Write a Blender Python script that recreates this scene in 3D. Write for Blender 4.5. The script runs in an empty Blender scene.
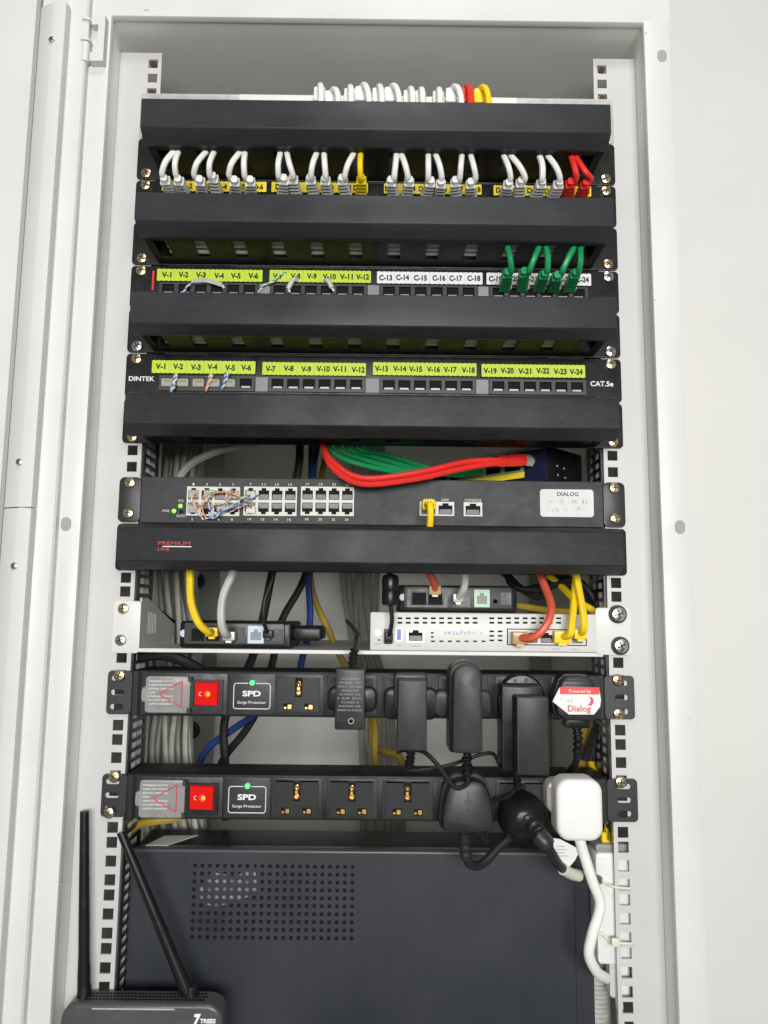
import bpy, bmesh, math, random
from mathutils import Vector, Matrix
random.seed(7)
SC = bpy.context.scene
COL = SC.collection
MM = 0.001
ZOFF = 430.0          # mm: height of the rack datum above the cabinet floor

# ------------------------------------------------------------------ camera
F_PX = 769.0
CX, CY, CZ = 8.7146, -717.65, 105.065
PITCH, YAW, ROLL = 0.12821, 0.00347, 0.01051
_d = Vector((math.sin(YAW)*math.cos(PITCH), math.cos(YAW)*math.cos(PITCH), math.sin(PITCH)))
_r = Vector((math.cos(YAW), -math.sin(YAW), 0)); _u = _r.cross(_d)
_r2 = math.cos(ROLL)*_r + math.sin(ROLL)*_u
_u2 = -math.sin(ROLL)*_r + math.cos(ROLL)*_u
cam_data = bpy.data.cameras.new('camera'); cam = bpy.data.objects.new('camera', cam_data); COL.objects.link(cam)
m = Matrix((( _r2.x, _u2.x, -_d.x), (_r2.y, _u2.y, -_d.y), (_r2.z, _u2.z, -_d.z))).to_4x4()
m.translation = Vector((CX*MM, CY*MM, (CZ+ZOFF)*MM))
cam.matrix_world = m
cam_data.sensor_fit = 'VERTICAL'; cam_data.sensor_height = 24.0; cam_data.lens = 24.0*F_PX/1024.0
cam_data.clip_start = 0.02; cam_data.clip_end = 50
SC.camera = cam

# ------------------------------------------------------------------ light of the room
world = bpy.data.worlds.new('World'); SC.world = world; world.use_nodes = True
wbg = world.node_tree.nodes['Background']
wbg.inputs[0].default_value = (1.0, 0.99, 0.97, 1); wbg.inputs[1].default_value = 0.26
def area(name, loc, target, sx, sy, power, col):
    l = bpy.data.lights.new(name, 'AREA'); l.shape = 'RECTANGLE'; l.size = sx; l.size_y = sy; l.energy = power; l.color = col
    o = bpy.data.objects.new(name, l); COL.objects.link(o); o.location = loc
    o.rotation_euler = (Vector(target)-Vector(loc)).to_track_quat('-Z', 'Y').to_euler()
area('ceiling_lamp', (0.15, -1.25, 2.2), (0.0, 0.0, 0.55), 0.5, 0.3, 13, (1, 0.99, 0.97))
area('front_fill_light', (0.12, -2.1, 0.70), (0.0, 0.0, 0.58), 1.2, 0.5, 64, (1, 0.995, 0.98))  # added fill from behind the camera, lifts the cabinet interior
SC.cycles.max_bounces = 12; SC.cycles.diffuse_bounces = 8; SC.cycles.transmission_bounces = 8; SC.cycles.transparent_max_bounces = 8
vs = SC.view_settings
vs.view_transform = 'Standard'; vs.look = 'None'; vs.gamma = 1; vs.exposure = -0.34; vs.use_curve_mapping = False

# ------------------------------------------------------------------ helpers
def un(x, y, Y):
    """photo pixel -> (X, Z) in mm on the upright plane at depth Y"""
    v = _d*F_PX + _r2*(x-384) - _u2*(y-512)
    t = (Y-CY)/v.y
    return CX+v.x*t, CZ+v.z*t
def R(x0, y0, x1, y1, Y):
    mx, my = (x0+x1)/2, (y0+y1)/2
    return un(x0, my, Y)[0], un(x1, my, Y)[0], un(mx, y1, Y)[1], un(mx, y0, Y)[1]
def P3(x, y, Y):
    a = un(x, y, Y); return (a[0], Y, a[1])

MATS = {}
def mat(name, col, rough=0.5, metal=0.0, spec=0.5, nscale=0, cvar=0.0, rvar=0.0, bump=0.0, bscale=900, emit=None, estr=0, alpha=1, trans=0, ior=1.45, coat=0, dust=0, dscale=14, dcol=(0.22, 0.22, 0.22), stretch=0, speck=0, speck_s=700, speck_col=(0.30, 0.29, 0.27)):
    m = bpy.data.materials.new(name); m.use_nodes = True; MATS[name] = m
    nt = m.node_tree; b = nt.nodes['Principled BSDF']
    b.inputs['Base Color'].default_value = (*col, 1); b.inputs['Roughness'].default_value = rough
    b.inputs['Metallic'].default_value = metal; b.inputs['Specular IOR Level'].default_value = spec
    b.inputs['IOR'].default_value = ior; b.inputs['Transmission Weight'].default_value = trans; b.inputs['Alpha'].default_value = alpha
    b.inputs['Coat Weight'].default_value = coat
    if emit: b.inputs['Emission Color'].default_value = (*emit, 1); b.inputs['Emission Strength'].default_value = estr
    tc = None
    def coord():
        nonlocal tc
        if tc is None: tc = nt.nodes.new('ShaderNodeTexCoord')
        return tc.outputs['Object']
    def noise(scale, detail=5, rough_=0.6, st=0):
        n = nt.nodes.new('ShaderNodeTexNoise'); n.inputs['Scale'].default_value = scale; n.inputs['Detail'].default_value = detail; n.inputs['Roughness'].default_value = rough_
        if st:
            mp = nt.nodes.new('ShaderNodeMapping'); mp.inputs['Scale'].default_value = (st, 1, 1); mp.inputs['Rotation'].default_value = (0, 0.12, 0)
            nt.links.new(coord(), mp.inputs['Vector']); nt.links.new(mp.outputs[0], n.inputs['Vector'])
        else: nt.links.new(coord(), n.inputs['Vector'])
        return n.outputs['Fac']
    def maprange(s, a, b_, c, d):
        n = nt.nodes.new('ShaderNodeMapRange'); n.inputs[1].default_value = a; n.inputs[2].default_value = b_; n.inputs[3].default_value = c; n.inputs[4].default_value = d
        nt.links.new(s, n.inputs[0]); return n.outputs[0]
    cur = None
    if cvar:
        n = noise(nscale or 30)
        mx = nt.nodes.new('ShaderNodeMix'); mx.data_type = 'RGBA'
        mx.inputs[6].default_value = (*[c*(1-cvar) for c in col], 1); mx.inputs[7].default_value = (*[min(1, c*(1+cvar)) for c in col], 1)
        nt.links.new(maprange(n, 0.3, 0.7, 0, 1), mx.inputs[0]); cur = mx.outputs[2]
    if dust:
        n = noise(dscale, 7, 0.68, stretch)
        mx = nt.nodes.new('ShaderNodeMix'); mx.data_type = 'RGBA'
        if cur: nt.links.new(cur, mx.inputs[6])
        else: mx.inputs[6].default_value = (*col, 1)
        mx.inputs[7].default_value = (*dcol, 1)
        nt.links.new(maprange(n, 0.45, 0.75, 0, dust), mx.inputs[0]); cur = mx.outputs[2]
    if speck:
        n = noise(speck_s, 2, 0.5)
        mx = nt.nodes.new('ShaderNodeMix'); mx.data_type = 'RGBA'
        if cur: nt.links.new(cur, mx.inputs[6])
        else: mx.inputs[6].default_value = (*col, 1)
        mx.inputs[7].default_value = (*speck_col, 1)
        nt.links.new(maprange(n, 0.68, 0.74, 0, speck), mx.inputs[0]); cur = mx.outputs[2]
    if cur: nt.links.new(cur, b.inputs['Base Color'])
    if rvar:
        n = noise((nscale or 30)*1.7)
        nt.links.new(maprange(n, 0.3, 0.7, max(0.02, rough-rvar), min(1, rough+rvar)), b.inputs['Roughness'])
    if bump:
        n = noise(bscale, 3)
        bp = nt.nodes.new('ShaderNodeBump'); bp.inputs['Strength'].default_value = bump; bp.inputs['Distance'].default_value = 0.0004
        nt.links.new(n, bp.inputs['Height']); nt.links.new(bp.outputs[0], b.inputs['Normal'])
    return m

mat('wall_paint', (0.78, 0.775, 0.74), 0.85, nscale=3, cvar=0.03, bump=0.25, bscale=120)
mat('cabinet_paint', (0.60, 0.60, 0.58), 0.40, nscale=9, cvar=0.03, rvar=0.16, bump=0.2, bscale=420, dust=0.22, dscale=7, dcol=(0.52, 0.51, 0.475))
mat('cabinet_inner_lifted', (0.82, 0.815, 0.77), 0.5, nscale=7, cvar=0.05, rvar=0.08, bump=0.12, bscale=500)  # frame paint lightened to brighten the dim cabinet interior
mat('rail_paint_shaded', (0.50, 0.50, 0.49), 0.4, nscale=20, cvar=0.03, bump=0.2, bscale=420, dust=0.2, dscale=9, dcol=(0.43, 0.425, 0.405))  # frame paint darkened for the shade on the recessed rails
mat('gap_grey', (0.30, 0.30, 0.28), 0.7)
mat('black_coat', (0.008, 0.008, 0.009), 0.42, nscale=40, cvar=0.2, rvar=0.1, bump=0.25, bscale=1500)
mat('black_gloss', (0.010, 0.010, 0.012), 0.22, nscale=40, cvar=0.2, rvar=0.06, bump=0.05)
mat('cover_plastic', (0.021, 0.022, 0.025), 0.42, spec=0.4, nscale=10, cvar=0.15, rvar=0.10, dust=0.22, dscale=30, stretch=0.25, bump=0.16, bscale=1300, dcol=(0.07, 0.07, 0.07), speck=0.12)
mat('cover_dusty', (0.016, 0.017, 0.019), 0.52, spec=0.35, nscale=10, cvar=0.15, rvar=0.10, dust=0.6, dscale=34, stretch=0.6, bump=0.16, bscale=1300, dcol=(0.050, 0.050, 0.049), speck=0.12)
mat('pdu_body', (0.013, 0.0135, 0.015), 0.46, spec=0.3, nscale=30, cvar=0.15, rvar=0.08, bump=0.3, bscale=1500, speck=0.1)
mat('ear_black', (0.020, 0.020, 0.023), 0.40, nscale=60, cvar=0.2, bump=0.25, bscale=1500)
mat('steel_dark', (0.022, 0.025, 0.032), 0.42, spec=0.4, nscale=5, cvar=0.2, rvar=0.10, bump=0.25, bscale=1600, dust=0.2, dscale=9, dcol=(0.06, 0.06, 0.062), speck=0.08, speck_s=900)
mat('steel_edge_lit', (0.09, 0.09, 0.095), 0.25, nscale=6, cvar=0.1, rvar=0.05)  # recorder steel lightened to paint the highlight along its top fold
mat('switch_face', (0.034, 0.034, 0.037), 0.52, spec=0.35, nscale=25, cvar=0.1, rvar=0.08, bump=0.3, bscale=1400, dust=0.15, dscale=40, dcol=(0.15, 0.15, 0.15))
mat('plastic_black', (0.008, 0.008, 0.009), 0.33, spec=0.4, nscale=60, cvar=0.2, rvar=0.08, bump=0.12, bscale=1600, speck=0.1)
mat('plastic_grey', (0.026, 0.026, 0.028), 0.42, spec=0.4, nscale=60, cvar=0.12, rvar=0.08, bump=0.2, bscale=1600, speck=0.1, dust=0.2, dscale=45, dcol=(0.09, 0.09, 0.09))
mat('plastic_charcoal', (0.020, 0.020, 0.022), 0.38, spec=0.4, nscale=60, cvar=0.15, bump=0.2, bscale=1600, speck=0.1, dust=0.25, dscale=45, dcol=(0.07, 0.07, 0.07))
mat('glint_grey', (0.17, 0.17, 0.17), 0.4, metal=0.3, nscale=160, cvar=0.9)
mat('router_grey', (0.060, 0.061, 0.065), 0.27, nscale=20, cvar=0.12, rvar=0.08, bump=0.3, bscale=1500, speck=0.3)
mat('modem_face', (0.055, 0.055, 0.058), 0.4, nscale=50, cvar=0.12, bump=0.2, bscale=1400)
mat('floor_black', (0.009, 0.009, 0.010), 0.52, spec=0.3, nscale=40, cvar=0.2, rvar=0.06)
mat('cavity', (0.006, 0.006, 0.006), 0.7, spec=0.2)
mat('port_frame', (0.045, 0.045, 0.048), 0.4, nscale=60, cvar=0.15)
mat('port_spacer', (0.24, 0.24, 0.245), 0.5, nscale=60, cvar=0.1)
mat('port_ivory', (0.62, 0.61, 0.55), 0.45, nscale=60, cvar=0.05)
mat('contact', (0.45, 0.43, 0.38), 0.35, metal=0.4)
mat('brass', (0.65, 0.42, 0.16), 0.28, metal=1.0, nscale=200, cvar=0.25)
mat('screw_gold', (0.72, 0.60, 0.33), 0.27, metal=1.0, nscale=150, cvar=0.3, rvar=0.1)
mat('screw_steel', (0.62, 0.62, 0.62), 0.25, metal=1.0, nscale=150, cvar=0.2, rvar=0.1)
mat('screw_bronze', (0.62, 0.42, 0.28), 0.3, metal=1.0, nscale=150, cvar=0.3, rvar=0.1)
mat('screw_recess', (0.05, 0.04, 0.03), 0.6, metal=0.5)
mat('galvanised', (0.62, 0.62, 0.60), 0.38, metal=0.5, nscale=60, cvar=0.1, rvar=0.1)
mat('label_yellow', (0.85, 0.68, 0.03), 0.55, nscale=80, cvar=0.05)
mat('label_lime', (0.48, 0.65, 0.03), 0.5, nscale=80, cvar=0.04)
mat('label_white', (0.74, 0.74, 0.74), 0.5, nscale=80, cvar=0.03)
mat('paper', (0.68, 0.68, 0.66), 0.6, nscale=80, cvar=0.04)
mat('ink', (0.012, 0.012, 0.012), 0.6)
mat('ink_grey', (0.42, 0.42, 0.47), 0.7)
mat('ink_purple', (0.42, 0.38, 0.60), 0.7)
mat('ink_red', (0.50, 0.05, 0.05), 0.6)
mat('print_white', (0.75, 0.75, 0.75), 0.55)
mat('print_grey', (0.30, 0.30, 0.30), 0.55)
mat('cord_white', (0.78, 0.78, 0.74), 0.42, nscale=60, cvar=0.05)
mat('boot_white', (0.72, 0.72, 0.69), 0.45, nscale=60, cvar=0.06)
mat('cord_grey', (0.34, 0.34, 0.29), 0.5, nscale=40, cvar=0.12)
mat('cord_silver', (0.52, 0.52, 0.48), 0.45, nscale=40, cvar=0.08)
mat('cord_yellow', (0.85, 0.60, 0.012), 0.38, nscale=40, cvar=0.06)
mat('cord_ochre', (0.36, 0.25, 0.03), 0.45, nscale=40, cvar=0.08)
mat('cord_red', (0.72, 0.030, 0.024), 0.36, nscale=40, cvar=0.08)
mat('cord_coral', (0.62, 0.10, 0.05), 0.4, nscale=40, cvar=0.08)
mat('cord_green', (0.010, 0.26, 0.085), 0.36, nscale=40, cvar=0.08)
mat('cord_blue', (0.015, 0.035, 0.16), 0.4, nscale=40, cvar=0.1)
mat('cord_black', (0.014, 0.014, 0.015), 0.36, nscale=40, cvar=0.2)
mat('wire_orange', (0.75, 0.30, 0.12), 0.45)
mat('wire_peach', (0.80, 0.55, 0.40), 0.45)
mat('wire_blue', (0.12, 0.20, 0.50), 0.45)
mat('wire_green', (0.12, 0.42, 0.25), 0.45)
mat('wire_brown', (0.35, 0.16, 0.08), 0.45)
mat('wire_white', (0.78, 0.78, 0.76), 0.45)
mat('clear_plug', (0.75, 0.72, 0.62), 0.15, trans=0.55, ior=1.45)
mat('amber_plug', (0.62, 0.42, 0.18), 0.25, trans=0.3)
mat('clear_flap', (0.92, 0.92, 0.91), 0.12, trans=0.82, ior=1.2, nscale=90, cvar=0.05)
mat('rocker_red', (0.42, 0.004, 0.004), 0.2, emit=(1.0, 0.012, 0.008), estr=0.34)
mat('rocker_glow', (1.0, 0.25, 0.02), 0.3, emit=(1.0, 0.28, 0.02), estr=1.3)
mat('rocker_halo', (0.6, 0.03, 0.01), 0.3, emit=(1.0, 0.05, 0.015), estr=0.75)
mat('led_green', (0.08, 0.7, 0.2), 0.3, emit=(0.10, 1.0, 0.26), estr=1.1)
mat('led_lime', (0.25, 0.9, 0.1), 0.3, emit=(0.30, 1.0, 0.12), estr=1.0)
mat('white_plastic', (0.70, 0.70, 0.68), 0.32, nscale=40, cvar=0.02)
mat('white_metal', (0.64, 0.64, 0.61), 0.4, nscale=30, cvar=0.02, bump=0.05)
mat('nylon', (0.72, 0.71, 0.58), 0.4, trans=0.15)
mat('usb_blue', (0.02, 0.10, 0.45), 0.35)
mat('phone_port', (0.50, 0.62, 0.72), 0.4)
mat('phone_port_green', (0.40, 0.60, 0.42), 0.4)
mat('navy', (0.012, 0.014, 0.045), 0.35, nscale=30, cvar=0.2)
mat('sticker_red', (0.72, 0.03, 0.035), 0.4)
mat('sticker_magenta', (0.65, 0.02, 0.16), 0.4)
mat('sticker_orange', (0.85, 0.35, 0.05), 0.4)
mat('glass_pane', (0.93, 0.96, 0.94), 0.03, trans=1.0, ior=1.45)
mat('rubber', (0.02, 0.02, 0.02), 0.6)

# ---- things, parts
ORG = {}
def empty(name, label, cat, loc, group=None):
    o = bpy.data.objects.new(name, None); COL.objects.link(o)
    o.empty_display_size = 0.01
    o.location = (loc[0]*MM, loc[1]*MM, (loc[2]+ZOFF)*MM); ORG[o] = Vector(loc)
    tag(o, label, cat, group); return o
def tag(o, label=None, cat=None, group=None, kind=None):
    if label: o['label'] = label
    if cat: o['category'] = cat
    if group: o['group'] = group
    if kind: o['kind'] = kind
    return o
def finish(me, mats, smooth=True, angle=35):
    for n in (mats if isinstance(mats, (list, tuple)) else [mats]): me.materials.append(MATS[n])
    if smooth:
        me.polygons.foreach_set('use_smooth', [True]*len(me.polygons))
        me.set_sharp_from_angle(angle=math.radians(angle))
def mesh_of(bm, name, mats, org=(0, 0, 0), angle=35):
    bmesh.ops.recalc_face_normals(bm, faces=bm.faces)
    me = bpy.data.meshes.new(name)
    o = Vector(org)
    for v in bm.verts: v.co = (v.co-o)*MM
    bm.to_mesh(me); bm.free(); finish(me, mats, angle=angle); return me
def obj(name, bm, mats, parent=None, org=None, angle=35):
    """bmesh in rack millimetres -> one mesh object; a part keeps its thing's origin"""
    if parent is not None: base = ORG[parent]
    else:
        base = Vector(org) if org is not None else Vector((0, 0, 0))
    me = mesh_of(bm, name, mats, base, angle)
    o = bpy.data.objects.new(name, me); COL.objects.link(o)
    if parent is not None: o.parent = parent
    else: o.location = (base.x*MM, base.y*MM, (base.z+ZOFF)*MM)
    ORG[o] = base; return o
def inst(name, me, loc, parent, rot=None, scale=None):
    o = bpy.data.objects.new(name, me); COL.objects.link(o); o.parent = parent
    l = (Vector(loc)-ORG[parent])*MM; o.location = l
    if rot: o.rotation_euler = rot
    if scale: o.scale = scale
    ORG[o] = Vector(loc); return o
def B(): return bmesh.new()
def box(bm, x0, x1, y0, y1, z0, z1, bev=0, seg=1, mi=0):
    vs_ = [bm.verts.new(c) for c in ((x0, y0, z0), (x1, y0, z0), (x1, y1, z0), (x0, y1, z0), (x0, y0, z1), (x1, y0, z1), (x1, y1, z1), (x0, y1, z1))]
    fs = [bm.faces.new([vs_[i] for i in q]) for q in ((0, 3, 2, 1), (4, 5, 6, 7), (0, 1, 5, 4), (1, 2, 6, 5), (2, 3, 7, 6), (3, 0, 4, 7))]
    for f in fs: f.material_index = mi
    if bev:
        es = set(e for f in fs for e in f.edges)
        r = bmesh.ops.bevel(bm, geom=list(es), offset=bev, segments=seg, affect='EDGES', profile=0.5)
        for f in r['faces']: f.material_index = mi
    return fs
def rrect(x0, x1, z0, z1, r, n=4):
    r = min(r, (x1-x0)/2-1e-4, (z1-z0)/2-1e-4)
    if r <= 0.01: return [(x0, z0), (x1, z0), (x1, z1), (x0, z1)]
    out = []
    for cx, cz, a0 in ((x1-r, z0+r, -90), (x1-r, z1-r, 0), (x0+r, z1-r, 90), (x0+r, z0+r, 180)):
        for i in range(n+1):
            a = math.radians(a0+90*i/n); out.append((cx+r*math.cos(a), cz+r*math.sin(a)))
    return out
def loft(bm, rings, cap0=True, cap1=True, mi=0, closed=True):
    vr = [[bm.verts.new(p) for p in ring] for ring in rings]
    n = len(rings[0])
    for a, b in zip(vr, vr[1:]):
        for i in range(n if closed else n-1):
            f = bm.faces.new((a[i], a[(i+1) % n], b[(i+1) % n], b[i])); f.material_index = mi
    if cap0: f = bm.faces.new(vr[0]); f.material_index = mi
    if cap1: f = bm.faces.new(list(reversed(vr[-1]))); f.material_index = mi
    return vr
def rprism(bm, x0, x1, z0, z1, yf, yb, r=2, bev=0.0, n=4, mi=0, bn=2, taper=0):
    """rounded-rectangle block, front face at yf (towards the viewer) with a rounded front edge"""
    rings = [[(x, yb, z) for x, z in rrect(x0-taper, x1+taper, z0-taper, z1+taper, r+taper, n)]]
    if bev > 0:
        for k in range(bn+1):
            a = math.pi/2*k/bn
            i = bev*(1-math.cos(a)); dy = bev*(1-math.sin(a))
            rings.append([(x, yf+dy, z) for x, z in rrect(x0+i, x1-i, z0+i, z1-i, max(r-i, 0.05), n)])
    else: rings.append([(x, yf, z) for x, z in rrect(x0, x1, z0, z1, r, n)])
    loft(bm, rings, mi=mi)
def poly(bm, pts, yf, yb, bev=0, mi=0):
    cx = sum(p[0] for p in pts)/len(pts); cz = sum(p[1] for p in pts)/len(pts)
    def sh(d):
        out = []
        for x, z in pts:
            l = math.hypot(x-cx, z-cz) or 1
            out.append((x-(x-cx)/l*d, z-(z-cz)/l*d))
        return out
    rings = [[(x, yb, z) for x, z in pts]]
    if bev: rings += [[(x, yf+bev, z) for x, z in pts], [(x, yf+bev*0.3, z) for x, z in sh(bev*0.3)], [(x, yf, z) for x, z in sh(bev)]]
    else: rings.append([(x, yf, z) for x, z in pts])
    loft(bm, rings, mi=mi)
def xprism(bm, prof, x0, x1, bev=0, mi=0):
    """profile of (y, z) points extruded along x"""
    vr = loft(bm, [[(x0, y, z) for y, z in prof], [(x1, y, z) for y, z in prof]], mi=mi)
    if bev:
        es = set(e for ring in vr for v in ring for e in v.link_edges)
        bmesh.ops.bevel(bm, geom=list(es), offset=bev, segments=2, affect='EDGES', profile=0.5)
def zprism(bm, prof, z0, z1, mi=0):
    loft(bm, [[(x, y, z0) for x, y in prof], [(x, y, z1) for x, y in prof]], mi=mi)
def gridplate(bm, us, vs_, holes, w0, w1, f, mi=0):
    """plate on a u/v grid with cells left open; f(u, v, w) gives the point"""
    nu, nv = len(us)-1, len(vs_)-1
    cache = {}
    def V(i, j, k):
        key = (i, j, k)
        if key not in cache: cache[key] = bm.verts.new(f(us[i], vs_[j], w1 if k else w0))
        return cache[key]
    solid = lambda i, j: 0 <= i < nu and 0 <= j < nv and (i, j) not in holes
    for i in range(nu):
        for j in range(nv):
            if not solid(i, j): continue
            for k in (0, 1): bm.faces.new((V(i, j, k), V(i+1, j, k), V(i+1, j+1, k), V(i, j+1, k))).material_index = mi
            for di, dj, a, b in ((-1, 0, (i, j), (i, j+1)), (1, 0, (i+1, j), (i+1, j+1)), (0, -1, (i, j), (i+1, j)), (0, 1, (i, j+1), (i+1, j+1))):
                if not solid(i+di, j+dj): bm.faces.new((V(*a, 0), V(*b, 0), V(*b, 1), V(*a, 1))).material_index = mi
def curve_plate(name, outer, holes, yf, yb, m_, parent, bev=0.25):
    c = bpy.data.curves.new(name, 'CURVE'); c.dimensions = '2D'; c.fill_mode = 'BOTH'; c.extrude = (yb-yf)/2-bev; c.bevel_depth = bev; c.bevel_resolution = 1
    for loop in [outer]+holes:
        sp = c.splines.new('POLY'); sp.points.add(len(loop)-1); sp.use_cyclic_u = True
        for p, (x, z) in zip(sp.points, loop): p.co = (x, z, 0, 1)
    t = bpy.data.objects.new('tmp', c); COL.objects.link(t)
    dg = bpy.context.evaluated_depsgraph_get(); dg.update()
    me = bpy.data.meshes.new_from_object(t.evaluated_get(dg))
    bpy.data.objects.remove(t); bpy.data.curves.remove(c)
    base = ORG[parent]; ym = (yf+yb)/2
    for v in me.vertices: v.co = (Vector((v.co.x, ym-v.co.z, v.co.y))-base)*MM
    me.materials.clear(); finish(me, m_)
    for p in me.polygons: p.material_index = 0
    o = bpy.data.objects.new(name, me); COL.objects.link(o); o.parent = parent; ORG[o] = base; return o
def spline(pts, n=8):
    pts = [Vector(p) for p in pts]
    if len(pts) == 2: return [pts[0].lerp(pts[1], i/n) for i in range(n+1)]
    q = [2*pts[0]-pts[1]]+pts+[2*pts[-1]-pts[-2]]; out = []
    for i in range(1, len(q)-2):
        a, b, c, d = q[i-1:i+3]
        for k in range(n):
            t = k/n
            out.append(0.5*((2*b)+(c-a)*t+(2*a-5*b+4*c-d)*t*t+(3*b-a-3*c+d)*t**3))
    out.append(pts[-1]); return out
def tube(bm, pts, r, n=8, sp=7, mi=0, rads=None):
    path = spline(pts, sp) if sp else [Vector(p) for p in pts]
    rings = []; prev = None
    for i, p in enumerate(path):
        t = (path[min(i+1, len(path)-1)]-path[max(i-1, 0)]).normalized()
        if prev is None:
            a = Vector((0, 0, 1)) if abs(t.z) < 0.9 else Vector((1, 0, 0))
            nx = t.cross(a).normalized()
        else: nx = (prev-t*prev.dot(t)).normalized()
        prev = nx; ny = t.cross(nx)
        rr = r if rads is None else rads[min(len(rads)-1, int(i*len(rads)/len(path)))]
        rings.append([tuple(p+nx*rr*math.cos(2*math.pi*k/n)+ny*rr*math.sin(2*math.pi*k/n)) for k in range(n)])
    loft(bm, rings, mi=mi)
def lathe(bm, prof, c, axis='y', n=16, mi=0):
    """profile of (radius, along) about an axis through c"""
    rings = []
    for r, h in prof:
        ring = []
        for k in range(n):
            a = 2*math.pi*k/n; u, v = r*math.cos(a), r*math.sin(a)
            ring.append((c[0]+u, c[1]+h, c[2]+v) if axis == 'y' else (c[0]+u, c[1]+v, c[2]+h))
        rings.append(ring)
    loft(bm, rings, mi=mi)
FONT = None
def text(s, x, z, h, Y, m, parent, align='CENTER', width=None, bold=0.0, name='lettering', rot=0.0, shear=0.0):
    """flat print standing on an upright surface, lower edge of the letters at z"""
    c = bpy.data.curves.new(name, 'FONT'); c.body = s; c.align_x = 'LEFT'; c.size = 1.0; c.offset = bold; c.shear = shear; c.resolution_u = 3
    t = bpy.data.objects.new('tmp', c); COL.objects.link(t)
    dg = bpy.context.evaluated_depsgraph_get(); dg.update()
    me = bpy.data.meshes.new_from_object(t.evaluated_get(dg))
    bpy.data.objects.remove(t); bpy.data.curves.remove(c)
    xs = [v.co.x for v in me.vertices] or [0]; w = max(xs)-min(xs); x0 = min(xs)
    sz = h/0.7; k = (width/w) if width else sz
    W = w*k; off = {'CENTER': -W/2, 'LEFT': 0, 'RIGHT': -W}[align]
    base = ORG[parent]
    cr, sr = math.cos(rot), math.sin(rot)
    for v in me.vertices:
        lx, lz = (v.co.x-x0)*k+off, v.co.y*sz
        v.co = (Vector((x+lx*cr-lz*sr, Y, z+lx*sr+lz*cr))-base)*MM
    me.materials.clear(); me.materials.append(MATS[m])
    o = bpy.data.objects.new(name, me); COL.objects.link(o); o.parent = parent; ORG[o] = base
    return o

def handwriting(s, x, z, h, Y, m_, parent, width, slope=0.0):
    n = len(s); st = width/n
    for i, ch in enumerate(s):
        if ch == ' ': continue
        text(ch, x-width/2+st*(i+0.5), z+random.uniform(-0.12, 0.12)*h+slope*st*i, h*random.uniform(0.8, 1.15), Y, m_, parent, width=st*(random.uniform(0.12, 0.2) if ch in '1I.:' else random.uniform(0.6, 0.85)), rot=random.uniform(-0.2, 0.12), shear=random.uniform(0, 0.35), bold=0.006)
# screws
def screw_mesh(name, r, m, h=2.6):
    bm = B(); lathe(bm, [(r, 0), (r, -h*0.35), (r*0.86, -h*0.75), (r*0.5, -h), (0.05, -h*1.02)], (0, 0, 0), n=18)
    for a in (0.5, 0.5+math.pi/2):
        fs = box(bm, -r*0.62, r*0.62, -h*1.06, -h*0.6, -r*0.13, r*0.13, mi=1)
        bmesh.ops.rotate(bm, verts=list({v for f in fs for v in f.verts}), cent=(0, 0, 0), matrix=Matrix.Rotation(a, 3, 'Y'))
    return mesh_of(bm, name, [m, 'screw_recess'])
SCREW = {'gold': screw_mesh('screw_gold', 5.2, 'screw_gold'), 'steel': screw_mesh('screw_steel', 5.4, 'screw_steel'), 'bronze': screw_mesh('screw_bronze', 5.2, 'screw_bronze')}
bm = B(); lathe(bm, [(8.4, 0), (8.4, -1.2), (7.6, -1.6)], (0, 0, 0), n=24, mi=1); lathe(bm, [(6.4, -1), (6.4, -3.4), (5.6, -4.4), (3, -5), (0.05, -5.1)], (0, 0, 0), n=24)
for a in (0.2, 0.2+math.pi/2):
    fs = box(bm, -4, 4, -5.25, -4, -0.8, 0.8, mi=1); bmesh.ops.rotate(bm, verts=list({v for f in fs for v in f.verts}), cent=(0, 0, 0), matrix=Matrix.Rotation(a, 3, 'Y'))
SCREW['big'] = mesh_of(bm, 'screw_big', ['screw_steel', 'rubber'])
SCREW['small'] = screw_mesh('screw_small', 3.2, 'screw_steel', 1.8)
def screw(kind, X, z, Y, parent):
    return inst('screw', SCREW[kind], (X, Y, z), parent, rot=(0, random.uniform(0, 1.5), 0))

# ================================================================== the setting
bm = B(); box(bm, -2600, 2600, 488, 540, -1400, 1900)
tag(obj('wall', bm, 'wall_paint'), 'plain off-white painted wall behind the cabinet', kind='structure')

# ================================================================== cabinet
ZC, ZB, YF, YB = 683.0, -430.0, -30.0, 480.0
XI, XO = 262.0, 287.0
cab = empty('network_cabinet', 'open white steel network cabinet holding all the rack equipment', 'cabinet', (0, 280, ZB))
for s in (-1, 1):
    bm = B(); box(bm, s*XI if s > 0 else -XI-6, XI+6 if s > 0 else -XI, YF+2.5, YB, ZB-12, ZC+18)
    obj('side_panel', bm, 'cabinet_inner_lifted', cab)
bm = B(); box(bm, -XI, XI, YF+2.5, YB, ZC, ZC+6); obj('top_panel', bm, 'cabinet_inner_lifted', cab)
bm = B(); box(bm, -XI, XI, YF+2.5, YB, ZB-6, ZB); obj('bottom_panel', bm, 'cabinet_inner_lifted', cab)
bm = B(); box(bm, -XI-6, XI+6, YB+0.5, YB+5, ZB-12, ZC+18); obj('back_panel', bm, 'cabinet_inner_lifted', cab)
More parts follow.
